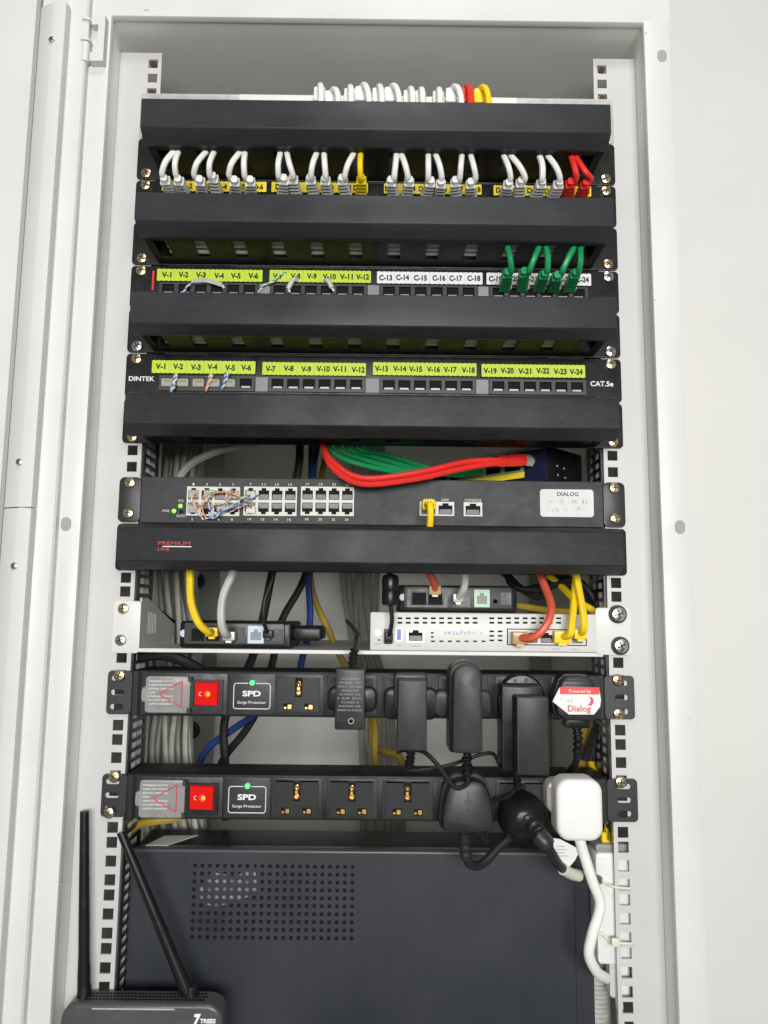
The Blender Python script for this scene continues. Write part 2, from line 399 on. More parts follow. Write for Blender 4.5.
# front frame : two jambs, head and sill, each a folded profile with a rounded nose and an inward lip
def jamb(s):
    bm = B()
    prof = [(XI-0.8, YF+7), (XI-0.8, YF+2), (XI-0.2, YF+0.6), (XI+1.5, YF), (XO-1.5, YF), (XO-0.4, YF+0.5), (XO, YF+2), (XO, YF+40), (XI+7, YF+40), (XI+7, YF+2.2), (XI-0.0, YF+2.2), (XI-0.0, YF+7)]
    zprism(bm, [(s*x, y) for x, y in prof], ZB-40, ZC+1)
    return bm
fr = obj('front_frame', jamb(1), 'cabinet_paint', cab)
obj('front_frame', jamb(-1), 'cabinet_paint', cab)
bm = B(); xprism(bm, [(YF+7, ZC-0.8), (YF+2, ZC-0.8), (YF+0.6, ZC-0.2), (YF, ZC+1.5), (YF, ZC+58), (YF+2, ZC+60), (YF+40, ZC+60), (YF+40, ZC+7), (YF+2.2, ZC+7), (YF+2.2, ZC-0.2), (YF+7, ZC-0.2)], -XO, XO)
obj('front_frame', bm, 'cabinet_paint', cab)
bm = B(); xprism(bm, [(YF+1, ZB-40), (YF+1, ZB-1), (YF+30, ZB-1), (YF+30, ZB-40)], -XI+1, XI-1); obj('front_frame', bm, 'cabinet_paint', cab)
# oval knock-out holes in the jambs
for px, py in ((662, 56), (680, 527), (66, 524)):
    X, Z = un(px, py, YF)
    bm = B(); rprism(bm, X-4.6, X+4.6, Z-6.2, Z+6.2, YF-0.35, YF+1, 4.4, n=6); obj('oval_slot', bm, 'gap_grey', cab)

# rails : front plate with the square 1U hole pattern, black slotted strip over added white facets that brighten its slots
def hole_list():
    zs = []; z = 0.0; steps = [15.875, 15.875, 12.7]; i = 0
    while z < 662: zs.append(z); z += steps[i % 3]; i += 1
    z = 0.0; steps = [12.7, 15.875, 15.875]; i = 0
    while z > -415:
        z -= steps[i % 3]; i += 1; zs.append(z)
    return sorted(zs)
HOLES = hole_list()
for s in (-1, 1):
    bm = B()
    us = [XI-0.3, 232.75, 223.25, 219.5]; zs = [-425.0]
    hs = set()
    for h in HOLES:
        hs.add((1, len(zs))); zs += [h-4.75, h+4.75]
    zs.append(666.0)
    gridplate(bm, us, zs, hs, 0, 2, lambda u, v, w: (s*u, w, v))
    rail = obj('rack_rail', bm, 'rail_paint_shaded', cab)
    low = -420 if s < 0 else -100
    bm = B(); pr = [(224.5, 7), (219.0, 25), (224.0, 26.5), (219.0, 46), (219.0, 64)]; pr = pr + [(x+0.8, y+0.6) for x, y in reversed(pr)]
    zprism(bm, [(s*x, y) for x, y in pr], low, 565); obj('slot_reflector', bm, 'white_plastic', rail)  # added sawtooth, angled to catch light so the slots read white
    bm = B(); us = [2.3, 8, 24, 28, 45, 52] if s > 0 else [2.3, 8, 24, 24.6, 42, 50]; zs = [low+2]; hs = set()
    z = low+6
    while z < 560:
        hs |= {(1, len(zs)), (3, len(zs))} | ({(2, len(zs))} if s < 0 else set()); zs += [z, z+5.7]; z += 8.89
    zs.append(z+2)
    gridplate(bm, us, zs, hs, 217.2, 218.6, lambda u, v, w: (s*w, u, v))
    obj('slotted_strip', bm, 'black_gloss', rail)
# cage nuts in the top holes
bm = B(); box(bm, -4.6, 4.6, 1.5, 6, -4.6, 4.6, 0.6); lathe(bm, [(3.4, 0.4), (2.2, 0.6), (0.1, 3)], (0, 0, 0), n=12, mi=1)
NUT = mesh_of(bm, 'cage_nut', ['screw_bronze', 'screw_recess'])
for s in (-1, 1):
    for h in (654.05, 622.3): inst('cage_nut', NUT, (s*228, 0, h), cab)
# rear uprights seen between the devices, with black rubber-headed bolts
for s in (-1, 1):
    bm = B(); zprism(bm, [(s*261.5, 470), (s*261.5, 440), (s*233, 440), (s*233, 443), (s*258, 443), (s*258, 470)], ZB+1, ZC-1)
    obj('rear_upright', bm, 'gap_grey', cab)
for px, py in ((195, 581), (190, 731)):
    X, Z = un(px, py, 432)
    bm = B(); lathe(bm, [(13, 8), (13, 2), (9, 0), (9, -6), (5, -8), (0.1, -8)], (X, 432, Z), n=16); obj('bolt', bm, 'rubber', cab)

# chipped paint and dirt on the frame
for px, py, w_, h_ in ((146, 10, 9, 1.6), (112.5, 38, 1.6, 1.8), (117, 43, 1.4, 1.4), (62, 884, 3.5, 1.0), (646, 33, 2.4, 1.6), (655, 300, 1.2, 1.6), (690, 720, 1.6, 1.2), (74, 690, 1.0, 2.2)):
    X, Z = un(px, py, YF-0.1); n_ = 9
    bm = B(); poly(bm, [(X+w_/2*math.cos(2*math.pi*k/n_)*random.uniform(0.5, 1.2), Z+h_/2*math.sin(2*math.pi*k/n_)*random.uniform(0.5, 1.2)) for k in range(n_)], YF-0.12, YF+0.4); obj('paint_chip', bm, 'gap_grey', cab)
# hinge
hx, hz = un(90, 38, YF-6)
hinge = obj('hinge', (lambda b: (lathe(b, [(4.2, 0), (4.2, 20)], (hx-3.5, YF-6, hz-26), 'z', 14), lathe(b, [(2.8, 20.5), (2.8, 44), (0.4, 46)], (hx-3.5, YF-6, hz-26), 'z', 12), b)[-1])(B()), 'cabinet_paint', cab)
bm = B()
gridplate(bm, [hx+2, hx+8.5, hx+15], [hz-26, hz-17, hz+12, hz+22], {(0, 1)}, YF-9, YF-0.5, lambda u, v, w: (u, w, v)); obj('knuckle', bm, 'cabinet_paint', hinge)
bm = B(); lathe(bm, [(5.4, 0), (5.4, 2.5)], (hx-3.5, YF-6, hz-5.5), 'z', 14); lathe(bm, [(5.4, 0), (5.4, 2.5)], (hx-3.5, YF-6, hz+16), 'z', 14); obj('collar', bm, 'cabinet_paint', hinge)

# door, swung open to the left: rim, glazing bead with screws, pane
door = obj('door', (lambda b: (zprism(b, [(-280.5, YF-1), (-280.5, YF-7), (-282, YF-9), (-296, YF-9), (-299, YF-10), (-307, YF-17), (-309, YF-17), (-309, YF+5), (-281, YF+5)], ZB-10, ZC+80), b)[-1])(B()), 'cabinet_paint', cab)
zt = un(50, 6, YF-15)[1]; zj = un(16, 508, YF-15)[1]
for z0, z1 in ((zj+0.5, zt), (ZB+20, zj-0.5)):
    bm = B(); zprism(bm, [(-296.5, YF-16), (-297.5, YF-20), (-308.5, YF-20), (-310, YF-19.3), (-323, YF-14), (-326, YF-10), (-326, YF-8), (-297, YF-10)], z0, z1)
    obj('glazing_bead', bm, 'cabinet_paint', door)
for px, py in ((52, 40), (19.5, 462), (14.5, 566)):
    X, Z = un(px, py, YF-20); inst('screw', SCREW['small'], (X, YF-20, Z), door)
bm = B(); zprism(bm, [(-700, YF+1), (-700, YF-4), (-311, YF-4), (-311, YF+1)], ZB+10, ZC+60); obj('inner_sheet', bm, 'cabinet_paint', door)
bm = B(); zprism(bm, [(-327, YF-4.2), (-327, YF-9), (-331, YF-9), (-331, YF-4.2)], ZB+20, ZC+60); obj('gap_grey', bm, 'gap_grey', door)  # dark strip painted in for the shadow gap beside the bead

# ================================================================== cable managers
def ear_panel(bm, z0, z1, Y=-2.2, X=238, r=4):
    rprism(bm, -X, X, z0, z1, Y, -0.2, r, 0.5)
def manager(zb, row, label, tz, cz, bz, sc, slots=True, zt=None):
    """1U horizontal manager: back plate with ears, channel with slotted floor, end plates, snap-on cover.
    tz cz bz: cover top, lower crease and lower edge"""
    zt = zb+44
    t = empty('cable_manager', label, 'cable manager', (0, -20, zb), 'horizontal cable managers')
    bm = B(); ear_panel(bm, zb+0.4, zt); obj('back_plate', bm, 'black_coat', t)
    W = 211.0
    us = [-W]; hs = set()
    for k in range(12):
        c = -198+36*k
        hs.add((len(us), 1)); us += [c-6.0, c+6.0]
    us.append(W)
    for nm, zz in (('channel_floor', zb+1.2), ('channel_lid', min(zt-3, tz+2.4))):
        bm = B(); gridplate(bm, us, [-58, -50, -16, -2.3], hs, zz, zz+1.6, lambda u, v, w: (u, v, w)); obj(nm, bm, 'floor_black', t)
    for s in (-1, 1):
        bm = B()
        pr = [(-2.4, zb+3), (-2.4, min(zt-1, tz+2)), (-62, min(zt-1, tz+1)), (-62, zb+28), (-54, zb+22)]
        xprism(bm, pr, min(s*W+s*0.2, s*W+s*1.6), max(s*W+s*0.2, s*W+s*1.6)); obj('end_plate', bm, 'black_coat', t)
    # cover
    yF = -72
    bm = B()
    pr = [(-57, tz+4.6), (-60, tz+4.8), (yF+0.8, tz+0.6), (yF, tz-0.6), (yF, cz), (yF+1.0, cz-1.2), (-60, bz), (-57, bz-0.4), (-57, bz+1.6), (-59.4, bz+2.0), (yF+2.2, cz+0.3), (yF+2, tz-1.5), (-59.6, tz+3.0), (-57, tz+2.8)]
    xprism(bm, pr, -213.2, 213.2, 0.3); cv = obj('cover', bm, 'cover_dusty' if row >= 4 else 'cover_plastic', t)
    for X, z, kind in sc: screw(kind, X, z, -2.3, t)
    return t, cv
def man(zb, row, label, yt, yc, yb_, sc):
    return manager(zb, row, label, un(376, yt, -72)[1], un(376, yc, -72)[1], un(376, yb_, -60)[1], sc)
man(527.05, 1, 'black cable manager topmost in the rack, white cords hanging out below it', 101.5, 129, 147, [(-228, 533.4, 'bronze'), (228, 533.4, 'gold')])
man(438.15, 2, 'black cable manager just under the yellow-labelled patch panel', 195.5, 222.5, 239, [(-228, 444.5, 'gold'), (228, 444.5, 'bronze')])
man(349.25, 3, 'black cable manager just under the white and lime labelled panel', 295, 325, 337, [(-228, 355.6, 'steel'), (228, 355.6, 'steel')])
man(260.35, 4, 'black cable manager with dusty smears under the panel lettered CAT.5e', 396, 425.5, 438, [(-228, 266.7, 'gold'), (228, 266.7, 'gold')])
m5, cv5 = man(139.7, 5, 'black cable manager with a red logo just below the 24-port switch', 530, 562.5, 571.5, [(228, 177.8, 'bronze')])
X, Z = un(158, 545, -72.3)
text('PREMIUM', X, Z+0.2, 3.0, -72.3, 'ink_red', cv5, 'LEFT', width=27)
text('LINE', X, Z-4.6, 2.8, -72.3, 'ink_red', cv5, 'LEFT', width=10)
bm = B(); box(bm, X+4, X+28, -72.35, -72.02, Z-1.5, Z-0.8); obj('logo_bar', bm, 'print_white', cv5)
for mi_, zb_ in ((2, 438.15), (3, 349.25), (4, 260.35)):
    for k in range(3):
        bm = B(); tube(bm, [(-195, -22-9*k, zb_+6+k), (-100, -25-8*k+random.uniform(-3, 3), zb_+6), (0, -22-9*k, zb_+7), (110, -24-9*k+random.uniform(-3, 3), zb_+6), (195, -22-9*k, zb_+7)], 3.0, 7, 6)
        tag(obj('data_cable', bm, 'cord_silver', None, (0, -25, zb_)), {2: 'pale grey cable inside the manager under the yellow-labelled panel', 3: 'pale grey cable inside the manager under the white and lime labelled panel', 4: 'pale grey cable inside the manager under the CAT.5e panel'}[mi_], 'cable', 'cables lying in the managers')

# ================================================================== patch panels
# port insert : dark cavity with a pale contact lip
def port_mesh(w, h, d, lip='contact', name='port'):
    bm = B()
    a = [(-w/2, 0, -h/2), (w/2, 0, -h/2), (w/2, 0, h/2), (-w/2, 0, h/2)]; b = [(x, d, z) for x, _, z in a]
    va = [bm.verts.new(p) for p in a]; vb = [bm.verts.new(p) for p in b]
    for i in range(4): bm.faces.new((va[i], va[(i+1) % 4], vb[(i+1) % 4], vb[i]))
    bm.faces.new(vb)
    box(bm, -w*0.36, w*0.36, min(0.8, d*0.3), min(4.5, d*0.9), -h/2+0.1, -h/2+h*0.2, mi=1)
    return mesh_of(bm, name, ['cavity', lip])
PORT_P = port_mesh(11.6, 9.0, 2.1)
def blocks(panel, xr, zlab, zport, Y, texts, lab_mats, bold=0.045, spacer=False, pr=None):
    """four blocks of six ports with a label strip each"""
    for bi, (xa, xb) in enumerate(xr):
        n = 6; la, lb = xa, xb
        if pr: xa, xb = pr[bi]
        pitch = (xb-xa)/6
        bm = B(); us = [xa-1]; hs = set()
        for k in range(n):
            c = xa+pitch*(k+0.5); hs.add((len(us), 1)); us += [c-5.8, c+5.8]
        us.append(xb+1)
        gridplate(bm, us, [zport-8, zport-4.5, zport+4.5, zport+6.6], hs, Y-3, Y-0.05, lambda u, v, w: (u, w, v))
        blk = obj('port_block', bm, 'port_frame', panel)
        for k in range(n): inst('port', PORT_P, (xa+pitch*(k+0.5), Y-2.6, zport), blk)
        if spacer and bi < 3:
            bm = B(); box(bm, xb+1.6, pr[bi+1][0]-1.6, Y-2.4, Y, zport-8, zport+6.4, 0.4); obj('spacer', bm, 'port_spacer', panel)
        xa, xb = la, lb; pitch = (xb-xa)/6
        z0, z1 = zlab
        dz = random.uniform(-0.6, 0.6)
        # printed label: six tags side by side with serrated cut edges
        top = [(xa+(xb-xa)*i/44, z1+dz+(0.5 if i % 2 else 0)) for i in range(45)]
        bot = [(xa+(xb-xa)*i/44, z0+dz-(0.5 if i % 2 else 0)) for i in range(45)]
        bm = B(); vr = [[bm.verts.new((x, Y-3.5, z)) for x, z in r_] for r_ in (bot, top)]
        vb = [[bm.verts.new((x, Y-3.1, z)) for x, z in r_] for r_ in (bot, top)]
        for i in range(44):
            bm.faces.new((vr[0][i], vr[0][i+1], vr[1][i+1], vr[1][i])); bm.faces.new((vr[0][i], vb[0][i], vb[0][i+1], vr[0][i+1])); bm.faces.new((vr[1][i], vr[1][i+1], vb[1][i+1], vb[1][i]))
        lab = obj('label_strip', bm, lab_mats[bi], panel)
        for k in range(n):
            s = texts[bi][k]
            text(s, xa+pitch*(k+0.5)+random.uniform(-0.8, 0.8), (z0+z1)/2+dz-2.6+random.uniform(-0.4, 0.4), 5.2, Y-3.65, 'ink', lab, width=min(pitch*0.86, 3.2*len(s)), bold=bold)
        for k in range(1, n):
            bm = B(); box(bm, xa+pitch*k-0.12, xa+pitch*k+0.12, Y-3.62, Y-3.45, z0+dz, z1+dz); obj('cut_line', bm, 'print_grey', lab)

def xr_px(rs, y, Y): return [(un(a, y, Y)[0], un(b, y, Y)[0]) for a, b in rs]
def panel(zb, label, sc):
    t = empty('patch_bay', label, 'patch panel', (0, 0, zb), 'patch panels')
    bm = B(); ear_panel(bm, zb+0.6, zb+43.6); obj('panel', bm, 'black_coat', t)
    bm = B(); box(bm, -215, 215, 0.2, 55, zb+5, zb+39); obj('wiring_block', bm, 'black_coat', t)
    for X, z, k in sc: screw(k, X, z, -2.3, t)
    return t
# D panel
pD = panel(482.6, 'patch panel with yellow labels and every port filled by a cord', [(-228, 520.7, 'gold'), (228, 520.7, 'gold')])
xrD = xr_px([(163, 267), (272, 368), (384, 481), (493, 590)], 189, -2)
TD = [['D-%d' % (i+1+6*b) for i in range(6)] for b in range(4)]
blocks(pD, xrD, (513.5, 523.5), 505, -2.2, TD, ['label_yellow']*4)
# V / C panel
pV = panel(393.7, 'patch panel with lime V labels and white C labels', [(-228, 431.8, 'gold'), (228, 431.8, 'steel')])
xrV = xr_px([(158, 263), (270, 371), (377, 482), (486, 590)], 279, -2)
TV = [['V-%d' % (i+1) for i in range(6)], ['V-%d' % (i+7) for i in range(6)], ['C-%d' % (i+13) for i in range(6)], ['C-%d' % (i+19) for i in range(6)]]
blocks(pV, xrV, (421.5, 433.0), 413, -2.2, TV, ['label_lime', 'label_lime', 'label_white', 'label_white'], pr=xr_px([(161, 258), (272, 366), (381, 476), (490, 586)], 290, -2), spacer=True)
bm = B(); box(bm, *un(152, 281, -3)[:1]*1, un(154, 281, -3)[0], -3, -2.1, 412, 432); obj('side_mark', bm, 'sticker_red', pV)
# CAT.5e panel
pC = panel(304.8, 'patch panel lettered CAT.5e with lime labels and no cords', [(-228, 342.9, 'gold'), (228, 342.9, 'gold')])
xrC = xr_px([(153, 256), (263, 366), (373, 476), (481, 584)], 369, -2)
TC = [['V-%d' % (i+1+6*b) for i in range(6)] for b in range(4)]
blocks(pC, xrC, (328.5, 340.5), 319.5, -2.2, TC, ['label_lime']*4, spacer=True, pr=xr_px([(161, 254), (270, 364), (381, 474), (490, 584)], 385, -2))
X, Z = un(141.5, 379.5, -3); text('DINTEK', X, Z-1.2, 4.4, -2.6, 'print_white', pC, width=24.5, bold=0.02)
X, Z = un(602, 384, -3); text('CAT.5e', X, Z-2, 4.8, -2.6, 'print_white', pC, width=22, bold=0.02)

# frayed wire stubs left in some ports
def wires(name, label, group, paths, cat='wire stub'):
    c = Vector(paths[0][0][0])
    t = empty(name, label, cat, c, group)
    for pts, r, m_ in paths:
        bm = B(); tube(bm, pts, r, 6, 0 if len(pts) > 12 else 6); obj('wire', bm, m_, t)
    return t
def pw(px, Y): return P3(px[0], px[1], Y)
def pair(pts, c1, c2, r=0.62, pitch=7.0):
    path = spline(pts, 14); out = []; L = 0
    acc = [0.0]
    for p, q in zip(path, path[1:]): acc.append(acc[-1]+(q-p).length)
    for k, c in ((0, c1), (1, c2)):
        hel = []
        for i, p in enumerate(path):
            t = (path[min(i+1, len(path)-1)]-path[max(i-1, 0)]).normalized(); nx = t.cross(Vector((0.3, 1, 0.2))).normalized(); ny = t.cross(nx)
            a_ = 2*math.pi*acc[i]/pitch+math.pi*k
            hel.append(tuple(p+(nx*math.cos(a_)+ny*math.sin(a_))*r*0.95))
        out.append((hel, r, c))
    return out
for (xa, ya, xb, yb) in ((194, 281, 222, 285), (298, 280, 288, 289), (324, 281, 332, 288)):
    wires('wire_stub', 'cut pale grey cable stub poking from a lime-labelled port', 'cut stubs in the lime and white labelled panel',
          [([pw((xa, ya), -4), pw(((xa+xb)/2, ya), -9), pw((xb, yb), -9)], 2.4, 'cord_silver'), ([pw((xb, yb), -9), pw((xb+2, yb+3), -7)], 1.2, 'wire_white')])
wires('wire_stub', 'blue and white wire pair sticking out under label V-2', None, pair([pw((196, 281), -4), pw((190, 284), -10), pw((186, 288), -9), pw((182, 294), -6)], 'wire_blue', 'wire_white'))
wires('wire_stub', 'green and white wire pair crossing label V-7', None, pair([pw((286, 272), -6), pw((280, 275), -9), pw((272, 282), -10), pw((264, 285), -8), pw((258, 293), -5)], 'wire_green', 'wire_white'))
for px, c1, nm in (((172, 385), 'wire_blue', 'blue'), ((174, 377), 'wire_green', 'green'), ((209, 377), 'wire_orange', 'orange'), ((225, 376), 'wire_blue', 'dark blue')):
    x, y = px
    wires('wire_stub', {'blue': 'short blue and white wire pair in port V-1', 'green': 'green wire pair sticking out of port V-2', 'orange': 'orange wire pair sticking out of port V-4', 'dark blue': 'dark blue wire pair sticking out of port V-5'}[nm] + ' of the CAT.5e panel', None,
          pair([pw((x, y+4), -4), pw((x+1, y-3), -10), pw((x+3, y-1), -13), pw((x-1, y+7), -11), pw((x-3, y+14), -6)], c1, 'wire_white', 0.75))
# clear broken plugs left in V-1..V-5 of that panel
for k in range(5):
    xq = xr_px([(161, 254)], 385, -2)[0]; pitch = (xq[1]-xq[0])/6; X = xq[0]+pitch*(k+0.5)
    bm = B(); box(bm, X-5.4, X+5.4, -9, -4.9, 314.6, 322.4, 0.6); box(bm, X-3, X+3, -10.5, -9, 319, 321.6, 0.3)
    o = obj('broken_plug', bm, 'clear_plug', None, (X, -5, 314)); tag(o, 'clear broken-off plug left in a CAT.5e panel port', 'plug', 'broken plugs in the CAT.5e panel')

# ================================================================== patch cords at the panels
bmB = B()
rings = []
for i in range(11):
    y = -9-2.5*i; k = 0.55 if i % 2 else 0.0; w = 5.9-0.06*i-k; h = 5.6-0.08*i-k
    rings.append([(x, y, z) for x, z in rrect(-w, w, -h, h, 1.6, 3)])
    rings.append([(x, y-1.2, z) for x, z in rrect(-w, w, -h, h, 1.6, 3)])
rings.append([(x, -36.5, z) for x, z in rrect(-3.9, 3.9, -3.9, 3.9, 2.5, 3)])
rings.append([(x, -41, z) for x, z in rrect(-3.5, 3.5, -3.5, 3.5, 2.5, 3)])
loft(bmB, rings)
BOOTS = {}
_proto = mesh_of(bmB, 'boot', 'boot_white')
for m_ in ('boot_white', 'cord_yellow', 'cord_red', 'cord_green'):
    me = _proto.copy(); me.materials.clear(); me.materials.append(MATS[m_]); BOOTS[m_] = me
bm = B(); box(bm, -5.6, 5.6, -10, 4, -4, 4, 0.5); PLUG = mesh_of(bm, 'plug', 'clear_plug')
def panel_cord(X, zp, Xtop, ztop, cm, bmt, label, group, yend=-30, lift=0):
    t = empty('network_cable', label, 'patch cord', (X, -2, zp), group)
    inst('boot', BOOTS[bmt], (X, -0, zp), t, rot=(random.uniform(-0.05, 0.05), random.uniform(-0.08, 0.08), random.uniform(-0.09, 0.09)-0.0004*X), scale=(0.88, 1, 0.95)); inst('plug', PLUG, (X, -4, zp), t)
    bm = B(); w = random.uniform(-1, 1)
    dx = Xtop-X
    tube(bm, [(X, -38, zp), (X, -44, zp+1.5), (X+dx*0.3+w, -49+w, zp+10+lift+1.5*w), (X+dx*0.75+w, -47, zp+22), (X+dx*1.0, -42, zp+33), (Xtop, -36, ztop)], 2.8+0.12*w, 8, 6)
    obj('cable', bm, cm, t); return t
pxD = [168, 181, 199, 214, 233, 248, 281, 295, 313, 327, 346, 361, 394, 407, 427, 440, 458, 473, 507, 521, 538, 555, 571, 585]
pxT = [181, 183, 214, 219, 247, 247, 283, 287, 320, 324, 358, 362, 396, 399, 428, 433, 463, 469, 500, 505, 535, 542, 567, 569]
ORD = ['first', 'second', 'third', 'fourth', 'fifth', 'sixth', 'seventh', 'eighth', 'ninth', 'tenth', 'eleventh', 'twelfth', 'thirteenth', 'fourteenth', 'fifteenth', 'sixteenth', 'seventeenth', 'eighteenth', 'nineteenth', 'twentieth', 'twenty-first', 'twenty-second']
nw = 0
for i, (a, b) in enumerate(zip(pxD, pxT)):
    X = un(a, 184, -24)[0]; XT = un(b, 152, -40)[0]
    if i == 11: c = ('cord_yellow', 'cord_yellow', 'yellow patch cord plugged into the yellow-labelled panel', None)
    elif i >= 22: c = ('cord_red', 'cord_red', 'red patch cord in the yellow-labelled panel, ' + ('last before the rack ear' if i == 23 else 'beside a white cord'), 'red cords in the yellow-labelled panel')
    else: nw += 1; c = ('cord_white', 'boot_white', ORD[nw-1] + ' white patch cord from the hinge side in the yellow-labelled panel', 'white cords in the yellow-labelled panel')
    panel_cord(X, 508.0, XT, 556, c[0], c[1], c[2], c[3], lift=(-4 if i >= 22 else 0))
for gi, (a, b) in enumerate(((508, 506), (526, 540), (543, 543), (558, 574), (574, 580))):
    X = un(a, 280, -24)[0]; XT = un(b, 246, -40)[0]
    panel_cord(X, 417.5, XT, 462, 'cord_green', 'cord_green', ORD[gi] + ' green patch cord after label C-19 in the white-labelled ports', 'green cords in the C-labelled ports')

# panel above the top manager and the cord ends looping over it
tp = empty('blank_panel', 'pale grey panel edge showing above the topmost cable manager', 'panel', (0, 0, 572))
Zt = un(376, 97.5, 0)[1]
bm = B(); ear_panel(bm, 572.2, Zt, X=238); obj('panel', bm, 'galvanised', tp)
xa, xb = un(239, 98, -3)[0], un(517, 98, -3)[0]
bm = B(); box(bm, xa, xb, -3.4, -2.3, 574, Zt-0.6, 0.3); obj('face_strip', bm, 'white_metal', tp)
for s in (-1, 1): screw('bronze', s*228, 606.4, -2.3, tp)
LOOPS = [(320, 'w'), (331, 'w'), (350, 'w'), (361, 'w'), (378, 'w'), (390, 'w'), (409, 'w'), (420, 'w'), (438, 'w'), (451, 'w'), (466, 'r'), (479, 'y')]
for i, (px, k) in enumerate(LOOPS):
    X, Z = un(px, 93, -24)
    cm = {'w': 'boot_white', 'r': 'cord_red', 'y': 'cord_yellow'}[k]
    lab = {'w': ORD[i] + ' white cord loop from the hinge side above the topmost manager', 'r': 'red cord end looping over the topmost manager', 'y': 'yellow cord end looping over the topmost manager'}[k]
    t = empty('looped_cord', lab, 'patch cord', (X, -24, 560), 'white cord loops above the topmost manager' if k == 'w' else None)
    d = random.uniform(2, 11) if i % 2 else random.uniform(-2, 6); h = random.uniform(-3, 4)
    bm = B(); tube(bm, [(X+d, -40, 570), (X+d*0.8, -38, Z-12), (X+d*0.4, -33, Z-1+h), (X, -24, Z+1+h), (X, -15, Z-5), (X, -13, Z-14)], 3.1, 8, 6); obj('cable', bm, cm, t)
    bm = B(); rprism(bm, X-5.6, X+5.6, Z-14+h, Z+1+h, -30, -19, 2, 1.4)
    for q in range(2): box(bm, X-5.8, X+5.8, -30.2, -18.8, Z-12+h+q*4.2, Z-11+h+q*4.2, 0.3)
    obj('boot', bm, 'boot_white' if k == 'w' else cm, t)

# ================================================================== 24-port switch
sw = empty('network_switch', '24-port rack switch in dark grey with a tangle of loose wires', 'network switch', (0, 80, 184.5))
zb, zt = 184.6, 228.4
bm = B(); box(bm, -217.3, 217.3, -3.0, 180, zb, zt, 0.8); obj('body', bm, 'switch_face', sw)
for s in (-1, 1):
    bm = B(); rprism(bm, min(s*217.5, s*238), max(s*217.5, s*238), zb+0.5, zt-0.5, -2.4, -0.2, 5, 0.5); obj('ear', bm, 'ear_black', sw)
    for z in (222.25, 193.675): screw('gold', s*228, z, -2.6, sw)
PORT_A = port_mesh(10.2, 8.6, 9, 'contact', 'switch_port')
def rj_block(parent, x0, y0, x1, y1, Y, cols, rows, m_='port_ivory', nm='port_block'):
    a, b, c, d = R(x0, y0, x1, y1, Y)
    bm = B(); us = [a]; vs2 = [c]; hs = set(); pw_ = (b-a)/cols; ph = (d-c)/rows
    for i in range(cols): us += [a+pw_*i+pw_*0.10, a+pw_*i+pw_*0.32, a+pw_*i+pw_*0.68, a+pw_*i+pw_*0.90]
    us.append(b)
    for j in range(rows): vs2 += [c+ph*j+ph*0.10, c+ph*j+ph*0.26, c+ph*j+ph*0.74, c+ph*j+ph*0.90]
    vs2.append(d)
    # opening with a latch notch; upper row notch up, lower row notch down
    for i in range(cols):
        for j in range(rows):
            bi, bj = 1+4*i, 1+4*j
            up = (j == rows-1) 
            hs |= {(bi, bj+1), (bi+1, bj+1), (bi+2, bj+1)}
            hs |= {(bi, bj), (bi+1, bj), (bi+2, bj), (bi+1, bj+2)} if up else {(bi+1, bj), (bi, bj+2), (bi+1, bj+2), (bi+2, bj+2)}
    gridplate(bm, us, vs2, hs, Y-1.6, Y, lambda u, v, w: (u, w, v))
    blk = obj(nm, bm, m_, parent)
    for i in range(cols):
        for j in range(rows):
            X = a+pw_*(i+0.5); Z = c+ph*(j+0.5)
            up = (j == rows-1)
            bm = B(); w, h = pw_*0.4, ph*0.4
            # cavity back and slanted contact carrier
            box(bm, X-w, X+w, Y-0.25, Y-0.05, Z-h, Z+h)
            s_ = 1 if up else -1
            v = [bm.verts.new(p) for p in ((X-w*0.8, Y-0.3, Z-s_*h*0.05), (X+w*0.8, Y-0.3, Z-s_*h*0.05), (X+w*0.95, Y-1.3, Z-s_*h*0.9), (X-w*0.95, Y-1.3, Z-s_*h*0.9))]
            f = bm.faces.new(v); f.material_index = 1
            obj('port', bm, ['cavity', 'port_spacer'], blk)
    return a, b, c, d
YS = -3.05
for x0, x1 in ((187, 240), (244, 297), (301, 354)): rj_block(sw, x0, 487, x1, 516, YS, 4, 2)
rj_block(sw, 419.5, 502, 454, 516, YS, 2, 1); rj_block(sw, 463.5, 502.5, 482, 516.5, YS, 1, 1)
n = 1
for k, x0 in enumerate((187, 244, 301)):
    for i in range(4):
        X = un(x0+6.6+13.2*i, 484, YS)[0]
        text(str(8*k+2*i+1), X, un(x0+20, 485.5, YS)[1], 2.2, YS-0.25, 'print_white', sw, width=1.6*len(str(8*k+2*i+1)))
        text(str(8*k+2*i+2), X, un(x0+20, 520.5, YS)[1], 2.2, YS-0.25, 'print_white', sw, width=1.6*len(str(8*k+2*i+2)))
for s, x, y in (('WAN', 429, 501), ('LAN', 445, 501), ('CONSOLE', 473, 501.5)): X, Z = un(x, y, YS); text(s, X, Z, 2.4, YS-0.25, 'print_white', sw)
for s, x, y in (('PWR', 166, 512), ('SYS', 181, 502), ('AUTO', 181, 517)): X, Z = un(x, y, YS); text(s, X, Z, 2.2, YS-0.25, 'print_white', sw)
for x, y in ((174, 511), (180.5, 506)):
    X, Z = un(x, y, YS); bm = B(); lathe(bm, [(2.0, 0), (2.0, -0.6), (1.2, -1.2), (0.05, -1.3)], (X, YS, Z), n=12); obj('status_light', bm, 'led_lime', sw)
X, Z = un(181, 511.5, YS); bm = B(); lathe(bm, [(1.8, 0), (1.8, -0.4), (0.05, -0.5)], (X, YS, Z), n=12); obj('status_light', bm, 'cavity', sw)
a, b, c, d = R(540, 489.5, 593.5, 517, YS)
st = obj('sticker', (lambda q: (rprism(q, a, b, c, d, YS-0.5, YS-0.1, 3, 0), q)[-1])(B()), 'paper', sw)
